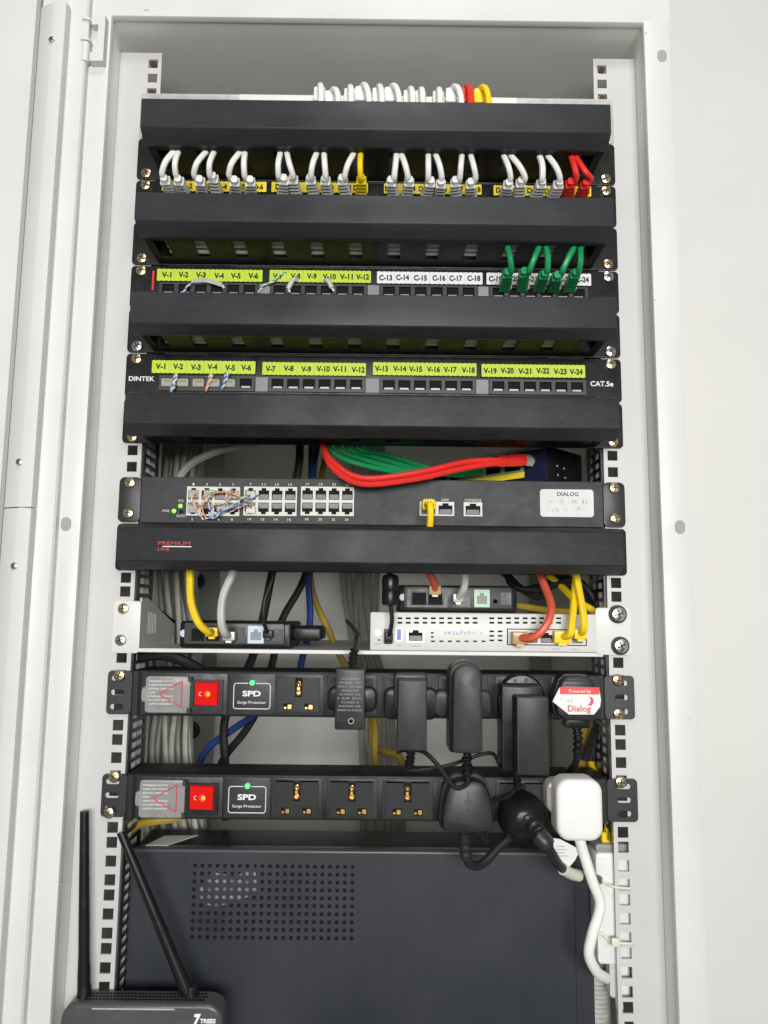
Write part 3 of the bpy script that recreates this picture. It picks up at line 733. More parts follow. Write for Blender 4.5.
text('DIALOG', (a+b)/2+1, d-6.2, 3.6, YS-0.7, 'ink', st, width=20, bold=0.015)
handwriting('IP 10.136.43', (a+b)/2, d-13.5, 4.0, YS-0.7, 'ink_grey', st, 40)
handwriting('1/0 - IP', (a+b)/2-3, d-21.0, 4.4, YS-0.7, 'ink_grey', st, 32)
# tangle of loose twisted wires with bare stubs in the first ports
paths = []
TW = [('wire_orange', 'wire_white'), ('wire_blue', 'wire_white'), ('wire_green', 'wire_white'), ('wire_brown', 'wire_peach'), ('wire_orange', 'wire_peach')]
for i in range(9):
    x0, y0 = [(196, 494), (209, 494), (222, 494), (234, 494), (196, 508), (209, 509), (222, 509), (251, 496), (252, 509)][i]
    x1, y1 = [(203, 520), (214, 519), (207, 505), (226, 512), (212, 496), (226, 496), (206, 518), (216, 517), (230, 512)][i]
    mx, my = (x0+x1)/2+random.uniform(-9, 9), min(y0, y1)+random.uniform(-5, 9)
    paths += pair([pw((x0, y0), -5), pw((x0*0.6+mx*0.4, y0*0.6+my*0.4-2), -13), pw((mx, my), -17), pw((x1, y1), -10)], *TW[i % 5], 0.5, 8)
paths.append(([pw((258, 495), -5), pw((250, 500), -12), pw((236, 506), -16), pw((205, 519), -9)], 0.7, 'wire_blue'))
paths.append(([pw((247, 503), -6), pw((240, 497), -13), pw((226, 492), -14), pw((210, 495), -12), pw((202, 506), -12), pw((206, 519), -8)], 0.8, 'wire_orange'))
wires('wire_tangle', 'tangle of loose coloured twisted wires in the switch ports', None, paths, 'wires')
for x, y in ((194, 494), (193, 509), (209, 494), (222, 508), (234, 495), (251, 495), (251, 510)):
    X, Z = un(x, y, -5); bm = B(); box(bm, X-4.6, X+4.6, -7.5, -4.9, Z-3.6, Z+3.6, 0.5); o = obj('broken_plug', bm, 'clear_plug', None, (X, -5, Z))
    tag(o, 'clear broken-off plug left in a switch port', 'plug', 'broken plugs in the switch')
# yellow plug in the WAN port
t = empty('network_cable', 'yellow patch cord plugged into the WAN port of the switch', 'patch cord', P3(428, 508, -4))
X, Z = un(428, 507, -6)
bm = B(); rprism(bm, X-6, X+6, Z-4.5, Z+5.5, -20, -4.8, 2, 1.2); lathe(bm, [(4.6, 0), (3.8, -10), (3.4, -12)], (X, -20, Z), n=12); obj('boot', bm, 'cord_yellow', t)
bm = B(); tube(bm, [(X, -28, Z), (X, -36, Z-2), (X+0.5, -37, Z-12), (X, -33, Z-24), (X, -30, Z-40)], 3.0, 8, 6); obj('cable', bm, 'cord_yellow', t)

# ================================================================== small switch lying on top, and its cords
cA = Vector((168, 8, 0)); dirL = Vector((-0.70, 0.714, 0)); dirR = Vector((0.714, 0.70, 0))
zb2, zt2 = 229.2, 265.0
sm = empty('desktop_switch', 'small black five-port switch lying askew on the rack switch', 'network switch', (120, 70, zb2))
def obl(bm, u0, u1, w0, w1, z0, z1, mi=0, bev=0):
    fs = box(bm, 0, 1, 0, 1, 0, 1, mi=mi)
    vs_ = list({v for f in fs for v in f.verts})
    for v in vs_:
        u = u0+(u1-u0)*v.co.x; w = w0+(w1-w0)*v.co.y; z = z0+(z1-z0)*v.co.z
        p = cA+dirL*u+dirR*w; v.co = (p.x, p.y, z)
    if bev: bmesh.ops.bevel(bm, geom=list({e for f in fs for e in f.edges}), offset=bev, segments=2, affect='EDGES', profile=0.5)
bm = B(); obl(bm, 0, 165, 0, 62, zb2, zt2, bev=1.0); obj('case', bm, 'plastic_black', sm)
bm = B(); obl(bm, 1.5, 26.5, -0.6, 0.2, zb2+2, zt2-2); obj('front_plate', bm, 'navy', sm)
bm = B(); obl(bm, 27, 160, -0.7, 0.2, zb2+7.5, zb2+13.5); obj('port_number_strip', bm, 'label_yellow', sm)
bm = B(); obl(bm, 27.5, 158, -0.5, 0.2, zb2+14, zb2+29); obj('port_bank', bm, 'galvanised', sm)
for k in range(5):
    bm = B(); obl(bm, 32+24*k, 50+24*k, -0.9, -0.4, zb2+15.5, zb2+27.5); obj('port', bm, 'cavity', sm)
bm = B(); obl(bm, 0.5, 150, -1.0, 1, zt2-2.2, zt2+0.5); obj('top_edge', bm, 'port_spacer', sm)
for (w, z) in ((16, 18), (28, 17), (17, 9), (30, 8)):
    pr = cA+dirL*(-0.4)+dirR*w; bm = B(); obl(bm, -0.5, 0.1, w-1, w+1, zb2+z-1, zb2+z+1); obj('vent_hole', bm, 'print_grey', sm)
# red cords
for k in range(2):
    t = empty('network_cable', ('upper' if k else 'lower')+' of two red cords bowing in front of the rack switch', 'patch cord', P3(430, 476, -14), 'red cords to the small askew switch')
    o = 6.0*k
    bm = B(); tube(bm, [pw((321+5*k, 430), 12), pw((323, 446-o*0.3), -6), pw((333, 468-o), -20), pw((362, 484-o), -28), pw((415, 479-o), -26), pw((465, 468-o), -14), pw((497, 463.5-o*0.6), -4), pw((512, 462-o*0.6), 3+10*k)], 2.75, 8, 7); obj('cable', bm, 'cord_red', t)
    Xp, Yp, Zp = pw((497, 463.5-o*0.6), -4+9*k); Xe, Ye, Ze = pw((525, 461-o*0.4), 8+10*k)
    bm = B(); tube(bm, [(Xp, Yp, Zp), ((Xp+Xe)/2, (Yp+Ye)/2, (Zp+Ze)/2), (Xe, Ye, Ze)], 5.0, 6, 3, rads=[3.4, 4.4, 4.0, 4.8, 4.8, 5.0, 4.6]); obj('boot', bm, 'cord_red', t)
    bm = B(); tube(bm, [(Xe, Ye, Ze), (Xe+4, Ye+2, Ze), (Xe+8, Ye+4, Ze)], 4.4, 4, 2); obj('plug', bm, 'clear_plug', t)
for k in range(4):
    t = empty('network_cable', 'green patch cord running behind the red cord to the small askew switch', 'patch cord', P3(400, 465, 30), 'green cords to the small askew switch')
    o = 9*k
    bm = B(); tube(bm, [pw((322+o, 432), 20), pw((330+o*1.1, 449), 10), pw((350+o*1.3, 461-k*2.2), 14+6*k), pw((390+o*1.1, 471-k*2.0), 25+5*k), pw((425+o*0.6, 474-k*0.8), 45), pw((455+6*k, 473-k), 55)], 2.6, 8, 7); obj('cable', bm, 'cord_green', t)
    Xp, Yp, Zp = pw((452+6*k, 473-k), 54); bm = B(); tube(bm, [(Xp-14, Yp-4, Zp), (Xp, Yp, Zp), (Xp+12, Yp+4, Zp)], 5.2, 6, 3); obj('boot', bm, 'cord_green', t)

# ================================================================== shelf with modems and white router
zs_ = 68.5
sh = empty('rack_shelf', 'white vented cantilever shelf carrying the modems', 'shelf', (0, 0, zs_))
bm = B(); box(bm, -216, 214, 0.5, 260, zs_-1.6, zs_); obj('tray', bm, 'cabinet_inner_lifted', sh)
bm = B(); box(bm, -216, 214, -1.4, 0.4, zs_-3, zs_+0.6, 0.4); obj('front_lip', bm, 'white_metal', sh)
bm = B(); rprism(bm, -237, -212, 64.5, 112, -2.2, -0.2, 3, 0.4); obj('ear', bm, 'white_metal', sh)
bm = B(); us = [0.5, 22]; hs = set()
for k in range(6): hs.add((len(us), 1)); us += [24+6*k, 26.5+6*k] if k else [24.6, 26.5]
us = sorted(set([0.5]+[v for k in range(6) for v in (22+5*k, 24.2+5*k)]+[120])); hs = {(1+2*k, 1) for k in range(6)}
cache = {}
gridplate(bm, us, [zs_, zs_+13, zs_+34, zs_+46], hs, -213.5, -212.3, lambda u, v, w: (w, u, v-(max(0, u-22)/98*26 if v > zs_+40 else (max(0, u-22)/98*10 if v > zs_+30 else 0))))
obj('side_bracket', bm, 'white_metal', sh)
screw('gold', -228, 104.8, -2.3, sh); screw('steel', -229, 76.2, -2.3, sh)

def modem(x0, y0, x1, y1, Y, label, zfix=None, green=False):
    a, b, c, d = R(x0, y0, x1, y1, Y)
    if zfix is not None: d = zfix+(d-c); c = zfix
    t = empty('modem', label, 'modem', ((a+b)/2, Y+40, c))
    bm = B(); rprism(bm, a-6, b+6, c, d, Y+6, Y+95, 3, 3); obj('case', bm, 'plastic_black', t)
    bm = B(); rprism(bm, a, b, c+4, d-1.5, Y, Y+6.5, 2, 0.6); f = obj('rear_face', bm, 'modem_face', t)
    w = b-a
    bm = B(); lathe(bm, [(3.6, 0), (3.6, -1.0), (3, -1.6), (0.05, -1.7)], (a-1, Y+3, (c+d)/2+1), n=14); obj('wall_mount_cap', bm, 'phone_port', t)
    h = d-c
    for fx, ww in ((0.14, 0.13), (0.29, 0.13)):
        bm = B(); rprism(bm, a+w*fx-w*ww/2, a+w*fx+w*ww/2, c+h*0.27, c+h*0.72, Y-0.3, Y+0.2, 0.8); obj('port', bm, 'cavity', t)
    bm = B(); gridplate(bm, [a+w*.03, a+w*.06, a+w*.37, a+w*.40], [c+h*.18, c+h*.24, c+h*.78, c+h*.84], {(1, 1)}, Y-0.9, Y-0.1, lambda u, v, w_: (u, w_, v)); obj('port_surround', bm, 'plastic_black', t)
    bm = B(); rprism(bm, a+w*.45, a+w*.61, c+h*.2, c+h*.8, Y-0.7, Y+0.2, 1); obj('port', bm, 'plastic_black', t)
    X = a+w*0.72
    bm = B(); gridplate(bm, [X-7.5, X-5, X-2, X+2, X+5, X+7.5], [c+h*.2, c+h*.32, c+h*.62, c+h*.72, c+h*.85], {(1, 1), (2, 1), (3, 1), (2, 2)}, Y-1.3, Y-0.1, lambda u, v, w_: (u, w_, v)); ph = obj('phone_socket', bm, 'phone_port_green' if green else 'phone_port', t)
    bm = B(); box(bm, X-5.2, X+5.2, Y-0.35, Y-0.12, c+h*.3, c+h*.74); obj('socket_cavity', bm, 'port_spacer', ph)
    bm = B(); lathe(bm, [(2.2, 0), (2.2, -0.8), (1.4, -0.9), (1.3, 0.5)], (a+w*.845, Y, c+h*.42), n=12); obj('reset_hole', bm, 'cavity', t)
    bm = B(); rprism(bm, a+w*.89, a+w*.99, c+h*.3, c+h*.75, Y-1.2, Y+0.2, 1); obj('power_socket', bm, 'plastic_black', t)
    return a, b, c, d
a, b, c, d = modem(184, 622, 284, 649, 14, 'small black modem with yellow and grey cords on the left of the shelf', zs_+0.3)
# trailing lug of left modem
bm = B(); rprism(bm, b+6, b+34, c+7, c+21, 30, 90, 4, 3); lug = obj('modem_stand', bm, 'plastic_black', None, (b+20, 60, c+7)); tag(lug, 'stubby black plastic block on the shelf beside the modem', 'adapter')
mY = 14
def cord(name, label, cat, pts, r, m_, group=None, n=8):
    bm = B(); tube(bm, pts, r, n, 8)
    p = Vector(pts[0]); o = obj(name, bm, m_, None, p); return tag(o, label, cat, group)
def plugged(label, pts, r, m_, pm, plug_len=12, w=5.6, h=4.2, group=None, ang=0):
    """cord with a plug at its last point"""
    t = empty('network_cable', label, 'patch cord', pts[-1], group)
    bm = B(); tube(bm, pts, r, 8, 8); obj('cable', bm, m_, t)
    e = Vector(pts[-1]); bm = B(); rprism(bm, e.x-w, e.x+w, e.z-h, e.z+h, e.y-3, e.y+plug_len, 1, 0.8); box(bm, e.x-w*0.5, e.x+w*0.5, e.y-2, e.y+plug_len*0.7, e.z-h-2.2, e.z-h+0.2, 0.3); obj('plug', bm, pm, t)
    return t
plugged('yellow cord dropping into the modem on the left of the shelf', [pw((190, 555), -20), pw((190, 580), -22), pw((191, 602), -26), pw((198, 622), -26), pw((208, 632), -16), pw((212, 632), 2)], 3.4, 'cord_yellow', 'cord_yellow', 9)
plugged('light grey cord dropping into the modem on the left of the shelf', [pw((238, 555), -10), pw((233, 572), -14), pw((223, 596), -20), pw((221, 618), -22), pw((224, 632), -14), pw((229, 636), 3)], 3.6, 'cord_silver', 'contact', 8)
plugged('thin black power lead dropping into the modem on the left of the shelf', [pw((280, 555), 0), pw((272, 580), -6), pw((264, 602), -10), pw((264, 622), -8), pw((268, 634), 6)], 1.9, 'cord_black', 'plastic_black', 6, 4.5, 3.6)

# white router
a, b, c, d = R(370, 613, 597, 653, -5); c = zs_+0.9
wr = empty('rack_router', 'white metal router with rack ear and orange-brown plug on the shelf', 'router', ((a+b)/2, 60, c))
bm = B(); box(bm, a, b, -5, 130, c, d, 1.6, 2); obj('case', bm, 'white_metal', wr)
er0, er1 = un(597, 630, -4)[0], un(634, 630, -2)[0]
bm = B(); rprism(bm, b-0.5, er1-3, c-2, d+6, -3.2, -1, 3, 0.5); box(bm, b+0.3, b+1.8, -3, 60, c+1, d-1); obj('rack_ear', bm, 'white_metal', wr)
screw('big', 227.5, 104.5, -3.3, wr); screw('big', 229, 75.8, -3.3, wr)
YW = -5.0
def wr_slot(x0, y0, x1, y1, m_='cavity', nm='vent_slot', dy=0.25):
    q = R(x0, y0, x1, y1, YW); bm = B(); box(bm, q[0], q[1], YW-dy, YW+0.3, q[2], q[3]); return obj(nm, bm, m_, wr)
for k in range(20):
    x = 397.5+8.35*k
    if 479 < x < 487: continue
    sl = 0.0125*(k)*8.35*0.5
    for y in (617.3, 621.8): wr_slot(x, y+sl*0, x+4.8, y+1.9)
for k in range(3): 
    for y in (632, 636): wr_slot(431, y, 433.5, y+1.7) if k == 0 else None
for k in range(7): wr_slot(431+8.4*k, 640.5, 435+8.4*k, 642)
for k in range(2):
    for y in (630.5, 635, 639.5): wr_slot(489.5+8.4*k, y, 494+8.4*k, y+1.7)
for i, (x, y) in enumerate(((378, 633),)):
    X, Z = un(x, y, YW); bm = B(); lathe(bm, [(2.6, 0.2), (2.6, -0.5), (1.6, -0.6)], (X, YW, Z), n=14); obj('ground_screw', bm, 'screw_steel', wr)
X, Z = un(379, 640, YW); bm = B(); lathe(bm, [(0.9, 0.2), (0.9, -0.3)], (X, YW, Z), n=10); obj('reset_hole', bm, 'cavity', wr)
for s, x, y in (('RESET', 378, 645), ('12V', 388, 646), ('USB', 399, 646.5), ('CONSOLE', 415, 646.8), ('4 3', 519, 650), ('2', 541, 650), ('WAN1', 556, 650), ('WAN2', 575, 650.5)):
    X, Z = un(x, y, YW); text(s, X, Z, 1.7, YW-0.2, 'print_grey', wr)
q = R(396, 628, 402, 641, YW); bm = B(); gridplate(bm, [q[0], q[0]+.7, q[1]-.7, q[1]], [q[2], q[2]+.7, q[3]-.7, q[3]], {(1, 1)}, YW-0.8, YW, lambda u, v, w: (u, w, v)); obj('usb_shell', bm, 'galvanised', wr); wr_slot(397, 629, 401, 640, 'usb_blue', 'usb_port', 0.5)
q = R(384, 629, 392.5, 644, YW); bm = B(); box(bm, q[0], q[1], YW-1.2, YW, q[2], q[3], 0.4); obj('power_socket', bm, 'plastic_black', wr)
rj_block(wr, 406.5, 628.5, 424.5, 642.5, YW, 1, 1, 'galvanised')
q = R(507, 629, 586.5, 645.5, YW); bm = B(); gridplate(bm, [q[0], q[0]+.8, q[1]-.8, q[1]], [q[2], q[2]+.8, q[3]-.8, q[3]], {(1, 1)}, YW-0.5, YW, lambda u, v, w: (u, w, v)); obj('port_outline', bm, 'cavity', wr)
rj_block(wr, 509, 631.5, 553.5, 644, YW, 3, 1, 'white_metal'); rj_block(wr, 555.5, 632, 584, 644.5, YW, 2, 1, 'white_metal')
X, Z = un(463, 634.5, YW); handwriting('9456899777', X, Z, 3.6, YW-0.25, 'ink_purple', wr, 36, -0.03)

# rear modem, standing on the white router
mr = modem(404, 582, 512, 609, 34, 'small black modem standing on top of the white router', d+0.3, True)
ztop_router = d
# router cords
plugged('coral red cord looping into the white router', [pw((533, 560), 5), pw((542, 580), -8), pw((551, 605), -24), pw((547, 624), -30), pw((534, 637), -27), pw((520, 638), -16)], 3.7, 'cord_coral', 'amber_plug', 11, 7, 5.5)
plugged('yellow cord with bulky boot in the white router, inner one', [pw((577, 560), -10), pw((575, 590), -14), pw((572, 622), -22), pw((570, 634), -22), pw((562, 637), -12)], 3.4, 'cord_yellow', 'cord_yellow', 7, 7.5, 5.5)
plugged('yellow cord in the white router beside the rack ear', [pw((574, 560), -16), pw((578, 585), -20), pw((583, 612), -24), pw((584, 628), -24), pw((580, 634), -14)], 3.4, 'cord_yellow', 'cord_yellow', 7, 5.5, 4.5)
plugged('coral red cord with brown plug in the rear modem', [pw((423, 555), 0), pw((428, 570), 4), pw((434, 582), 14), pw((435, 590), 24)], 3.5, 'cord_coral', 'amber_plug', 10, 5.8, 4.5)
plugged('light grey cord plugged into the rear modem', [pw((462, 555), 4), pw((465, 575), 2), pw((464, 588), 6), pw((458, 598), 20)], 3.5, 'cord_silver', 'contact', 10, 5, 4)
t = empty('power_lead', 'thin black lead with a fat ferrite bead into the white router', 'power lead', P3(391, 600, -20))
X0, Z0 = un(389.5, 574, -18); X1, Z1 = un(391, 606, -22)
bm = B(); tube(bm, [pw((388, 556), -12), (X0, -18, Z0), (X1, -22, Z1), pw((392, 620), -22), pw((390, 633), -18), pw((388.5, 636), -7)], 2.0, 8, 7); obj('cable', bm, 'cord_black', t)
bm = B(); lathe(bm, [(3, 0), (6.6, -1.5), (7.6, -4), (7.6, -14), (7.2, -15), (7.6, -16), (7.6, -25), (6.6, -28), (3, -29.5)], ((X0+X1)/2, -20, Z0), 'z', 16); obj('ferrite_bead', bm, 'plastic_black', t)
bm = B(); X, Z = un(388.5, 636, -7); rprism(bm, X-4, X+4, Z-6, Z+4, -14, -6.4, 1.5, 1); obj('plug', bm, 'plastic_black', t)

# ================================================================== power strips
def pdu(z0, z1, Y, xs, label, scr, socks, sw_px, spd_px, yrow):
    t = empty('power_strip', label, 'power strip', (0, 25, z0), 'rack power strips')
    x0, x1 = -216.5, 214
    bm = B(); box(bm, x0, x1, Y, 46, z0, z1, 1.2, 2); obj('body', bm, 'pdu_body', t)
    for s, xa, xb in ((-1, -238.5, x0-0.3), (1, x1+0.3, 241)):
        cx = 229.5 if s > 0 else -229.5
        hl = [list(reversed(rrect(cx-6.5, cx+6.5, zz-2.7, zz+2.7, 2.6, 5))) for zz in scr['holes']]
        curve_plate('ear', rrect(xa, xb, z0+1, z1-1, 3.5, 4), hl, -2.7, -0.3, 'ear_black', t)
    for X, z, k in scr['screws']: screw(k, X, z, -3.0, t)
    # end caps, ribbing
    for xx in (x0+1.5, x0+9): 
        bm = B(); box(bm, xx, xx+5.5, Y-1.0, Y+1, z0+0.4, z1-0.4, 0.5); obj('end_rib', bm, 'pdu_body', t)
    for xx in (x1-7, x1-14):
        bm = B(); box(bm, xx, xx+5.5, Y-1.0, Y+1, z0+0.4, z1-0.4, 0.5); obj('end_rib', bm, 'pdu_body', t)
    # switch module
    a, b = sw_px
    zc = (z0+z1)/2
    bm = B(); rprism(bm, a, b, z0+2, z1-2, Y-1.6, Y+0.5, 1, 0.5); obj('module', bm, 'plastic_grey', t)
    w = b-a
    rx0, rx1 = b-33, b-3.5
    bm = B(); gridplate(bm, [rx0, rx0+3.5, rx1-3.5, rx1], [zc-14.5, zc-11, zc+11, zc+12.5], {(1, 1)}, Y-4.6, Y-1.7, lambda u, v, w_: (u, w_, v)); hs_ = obj('rocker_housing', bm, 'plastic_black', t)
    bm = B(); loft(bm, [[(rx0+4, Y-1.7, zc-10.5), (rx1-4, Y-1.7, zc-10.5), (rx1-4, Y-1.7, zc+10.5), (rx0+4, Y-1.7, zc+10.5)], [(rx0+4.4, Y-3.6, zc-9.5), (rx1-4.4, Y-6.6, zc-9.5), (rx1-4.4, Y-6.6, zc+9.8), (rx0+4.4, Y-3.6, zc+9.8)]]); rk = obj('rocker', bm, 'rocker_red', hs_)
    bm = B(); X = (rx0+rx1)/2+2; lathe(bm, [(4.6, 0.4), (3.4, -0.35), (0.05, -0.5)], (X, Y-5.0, zc), n=14); obj('neon_halo', bm, 'rocker_halo', hs_); bm = B(); lathe(bm, [(2.2, 0), (1.4, -0.5), (0.05, -0.7)], (X, Y-5.4, zc), n=12); obj('neon', bm, 'rocker_glow', hs_)
    bm = B(); X = (rx0+rx1)/2-5
    vr = [(1.9, 0), (1.9, -0.2), (1.3, -0.2), (1.3, 0)]; lathe(bm, vr, (X, Y-4.25, zc), n=14); obj('off_mark', bm, 'wire_peach', hs_)
    # transparent flap, opened to the left
    fx0, fx1 = a+1.5, rx0+0.5
    bm = B(); rprism(bm, fx0, fx1, zc-16.5, zc+15.5, Y-7.6, Y-5.8, 3, 0.5); rprism(bm, fx0-3.5, fx0+2, zc-7, zc+6, Y-7.4, Y-6, 2.6, 0.4)
    flap = obj('flap', bm, 'clear_flap', t)
    for zz in (zc+13, zc-14):
        bm = B(); lathe(bm, [(2.4, 0), (2.4, 4)], (rx0, Y-6, zz-2), 'z', 10); obj('flap_hinge', bm, 'plastic_grey', t)
    bm = B()
    tri = [(fx0+12, zc), (fx1-7, zc+11.5), (fx1-7, zc-11.5)]
    for p, q in zip(tri, tri[1:]+tri[:1]): tube(bm, [(p[0], Y-7.8, p[1]), (q[0], Y-7.8, q[1])], 0.42, 4, 1)
    obj('warning_triangle', bm, 'sticker_red', flap)
    for k in range(7):
        zz = zc+10.4-3.3*k; xw = 24-abs(k-3)*0+ (0 if k in (2, 3, 4) else 2)
        text(['WARNING NOTICE', 'TURN OFF POWER', 'BEFORE OPENING', 'OR', 'UNPLUG DEVICE', 'DO NOT REMOVE', 'CAREFUL HANDLING'][k], fx0+3, zz, 1.5, Y-7.72, 'print_white', flap, 'LEFT', width=(22 if k != 3 else 6))
    # surge module
    a, b = spd_px
    bm = B(); rprism(bm, a, b, z0+2, z1-2, Y-1.6, Y+0.5, 1, 0.5); md = obj('module', bm, 'plastic_grey', t)
    xc = (a+b)/2
    bm = B()
    o_ = rrect(xc-16.5, xc+16.5, zc-13, zc+9.5, 2.2, 3)
    tube(bm, [(x, Y-1.75, z) for x, z in o_ if True]+[(o_[0][0], Y-1.75, o_[0][1])], 0.42, 4, 0); obj('outline', bm, 'print_white', md)
    text('SPD', xc-0.3, zc-1.8, 4.6, Y-1.9, 'print_white', md, width=16.5, bold=0.03)
    text('Surge Protector', xc, zc-8.4, 2.4, Y-1.9, 'print_white', md, width=26)
    bm = B(); lathe(bm, [(3.6, 0), (3.6, -0.5), (2.6, -0.7)], (xc, Y-1.6, zc+10), n=16); obj('lamp_bezel', bm, 'plastic_grey', md)
    bm = B(); lathe(bm, [(2.6, -0.5), (2.4, -1.6), (1.2, -2.4), (0.05, -2.6)], (xc, Y-1.6, zc+10), n=14); obj('indicator_lamp', bm, 'led_green', md)
    # socket modules
    for xc in socks:
        bm = B(); rprism(bm, xc-22.5, xc+22.5, z0+2, z1-2, Y-1.6, Y+0.5, 1, 0.5)
        so = obj('socket_module', bm, 'plastic_grey', t)
        u = [xc-19, xc-15.5, xc-13.5, xc-5.5, xc-3.2, xc+3.2, xc+5.5, xc+13.5, xc+15.5, xc+19]; v = [z0+5.5, zc-13.2, zc-7.6, zc-2, zc+5, zc+8, zc+15, z1-5]
        hs = {(2, 1), (4, 3), (4, 4), (4, 5), (6, 1)}
        bm = B(); gridplate(bm, u, v, hs, Y-4.4, Y-1.7, lambda u_, v_, w_: (u_, w_, v_)); obj('socket_face', bm, 'pdu_body', so)
        bm = B()
        for (p0, p1, q0, q1) in ((xc-13.5, xc-5.5, zc-13.2, zc-7.6), (xc+5.5, xc+13.5, zc-13.2, zc-7.6), (xc-3.2, xc+3.2, zc-2, zc+15)):
            box(bm, p0, p1, Y-1.95, Y-1.75, q0, q1)
        obj('socket_hole', bm, 'cavity', so)
        bm = B()
        for sg in (-1, 1):
            p = xc+9.5*sg; box(bm, p-0.6, p+3.8, Y-4.1, Y-2, zc-13.1, zc-8.2, 0.6); box(bm, p-3.8, p-1.2, Y-3.9, Y-2, zc-12.9, zc-10.4, 0.4)
        lathe(bm, [(3.0, 0), (3.0, -1.6), (2.0, -2.3), (1.0, -1.4), (0.05, -1.2)], (xc, Y-2, zc+9.2), n=12); lathe(bm, [(2.9, 0), (2.6, -1.8), (1.6, -2.2), (0.8, -1.2), (0.05, -1.1)], (xc-0.2, Y-2, zc+1.6), n=12); box(bm, xc-2.0, xc+1.4, Y-3.4, Y-2, zc+4, zc+7, 0.5)
        obj('brass_contact', bm, 'brass', so)
    return t
YP = -4.0
pz1 = (un(376, 718, YP)[1], un(376, 672.5, YP)[1]); pz2 = (un(376, 821, YP)[1], un(376, 776, YP)[1])
sx1 = [un(x, 698, YP)[0] for x in (299, 352, 407, 463, 520, 576)]
sx2 = [un(x, 799, YP)[0] for x in (297, 352, 407.5, 463, 521, 577)]
pdu(pz1[0], pz1[1], YP, None, 'black rack power strip directly below the shelf, adapters in most sockets', {'holes': [pz1[0]+7.5, (pz1[0]+pz1[1])/2, pz1[1]-7.5], 'screws': [(-228, 44.5, 'gold'), (226, 45, 'bronze'), (226, 15, 'gold')]}, sx1,
    (un(146, 695, YP)[0], un(227.5, 695, YP)[0]), (un(229, 695, YP)[0], un(275.5, 695, YP)[0]), 695)
pdu(pz2[0], pz2[1], YP, None, 'black rack power strip above the big black recorder', {'holes': [pz2[0]+7.5, (pz2[0]+pz2[1])/2, pz2[1]-7.5], 'screws': [(-228, -44.5, 'gold'), (-231, -75.5, 'gold'), (226, -45, 'gold')]}, sx2,
    (un(140, 797, YP)[0], un(223, 797, YP)[0]), (un(224.5, 797, YP)[0], un(270.5, 797, YP)[0]), 797)

# ================================================================== adapters and plugs
def plug_base(t, X, Z, m_='plastic_black', w=24, h=20, y0=-9):
    """wide socket-facing part of a power plug"""
    bm = B(); rprism(bm, X-w, X+w, Z-h, Z+h, y0-9, y0+0.5, 7, 2.5); obj('plug_base', bm, m_, t)
def relief(t, pts, r=4.2, m_='plastic_black', nm='strain_relief', ribs=5):
    p = spline(pts, 10); bm = B(); rings_r = []
    n_ = len(p)
    tube(bm, [tuple(q) for q in p], r*0.8, 10, 0, rads=[(r if (i*ribs*2//n_) % 2 == 0 else r*0.72) for i in range(n_)]); obj(nm, bm, m_, t)
# A: oblong adapter with printed rating label
q = R(335, 669, 365, 730, -42)
t = empty('power_adapter', 'oblong black adapter with a printed rating label in the upper strip', 'power adapter', ((q[0]+q[1])/2, -8.6, q[2]))
plug_base(t, (q[0]+q[1])/2+1, un(351, 699, -15)[1], w=22, h=11)
bm = B(); rprism(bm, q[0], q[1], q[2], q[3], -42, -17, 1.5, 1.2); bd = obj('body', bm, 'plastic_charcoal', t)
bm = B(); lw = 0.4
gridplate(bm, [q[0]+3, q[0]+3+lw, q[1]-3-lw, q[1]-3], [q[2]+8, q[2]+8+lw, q[3]-4-lw, q[3]-4], {(1, 1)}, -42.25, -42.05, lambda u, v, w: (u, w, v)); obj('label_border', bm, 'plastic_grey', bd)
for k in range(9):
    zz = q[3]-9-3.3*k
    text(['AC/DC ADAPTER', 'MODEL: 12V', 'INPUT 100-240V', '50/60Hz 0.5A', 'OUTPUT 12V', '1.5A DC', 'CLASS 2', 'INDOOR USE', 'MADE IN CHINA'][k], (q[0]+q[1])/2, zz, 1.5, -42.3, 'print_grey', bd, width=15+3*((k*7) % 3))
X, Z = un(351, 721, -42); bm = B(); lathe(bm, [(2.6, 0), (2.6, -0.15), (1.8, -0.15), (1.8, 0)], (X, -42.1, Z), n=14); obj('approval_mark', bm, 'print_grey', bd)
Xa = un(353, 668, -30)[0]
relief(t, [(Xa, -30, q[3]-1), (Xa, -30, q[3]+9), (Xa+1.5, -30, q[3]+17)], 4.4)
bm = B(); tube(bm, [(Xa+1.5, -30, q[3]+16), (Xa+3, -26, q[3]+26), (Xa+2, 0, q[3]+30), (Xa-10, 60, q[3]+40)], 1.8, 8, 7); obj('cable', bm, 'cord_black', t)
# B
q = R(397.5, 680, 427, 751, -52)
t = empty('power_adapter', 'slim grey adapter with winged plug in the upper strip', 'power adapter', ((q[0]+q[1])/2, -8.6, q[2]))
plug_base(t, (q[0]+q[1])/2, un(411, 704, -18)[1], w=24, h=14)
bm = B(); rprism(bm, q[0]-3, q[1]+1.5, q[2]+30, q[3]+4, -30, -16, 4, 2); obj('shoulder', bm, 'plastic_charcoal', t)
bm = B(); rprism(bm, q[0], q[1], q[2], q[3], -52, -22, 2, 1.5); obj('body', bm, 'plastic_grey', t)
Xb = (q[0]+q[1])/2
relief(t, [(Xb, -40, q[2]+1), (Xb-1, -40, q[2]-8), (Xb-2, -38, q[2]-16)], 4.2)
bm = B(); tube(bm, [(Xb-2, -38, q[2]-14), (Xb-3, -30, q[2]-20), (Xb+30, -22, q[2]-18), (Xb+70, -12, q[2]-8), pw((500, 765), -6), pw((512, 772), 10)], 1.7, 8, 7); obj('cable', bm, 'cord_black', t)
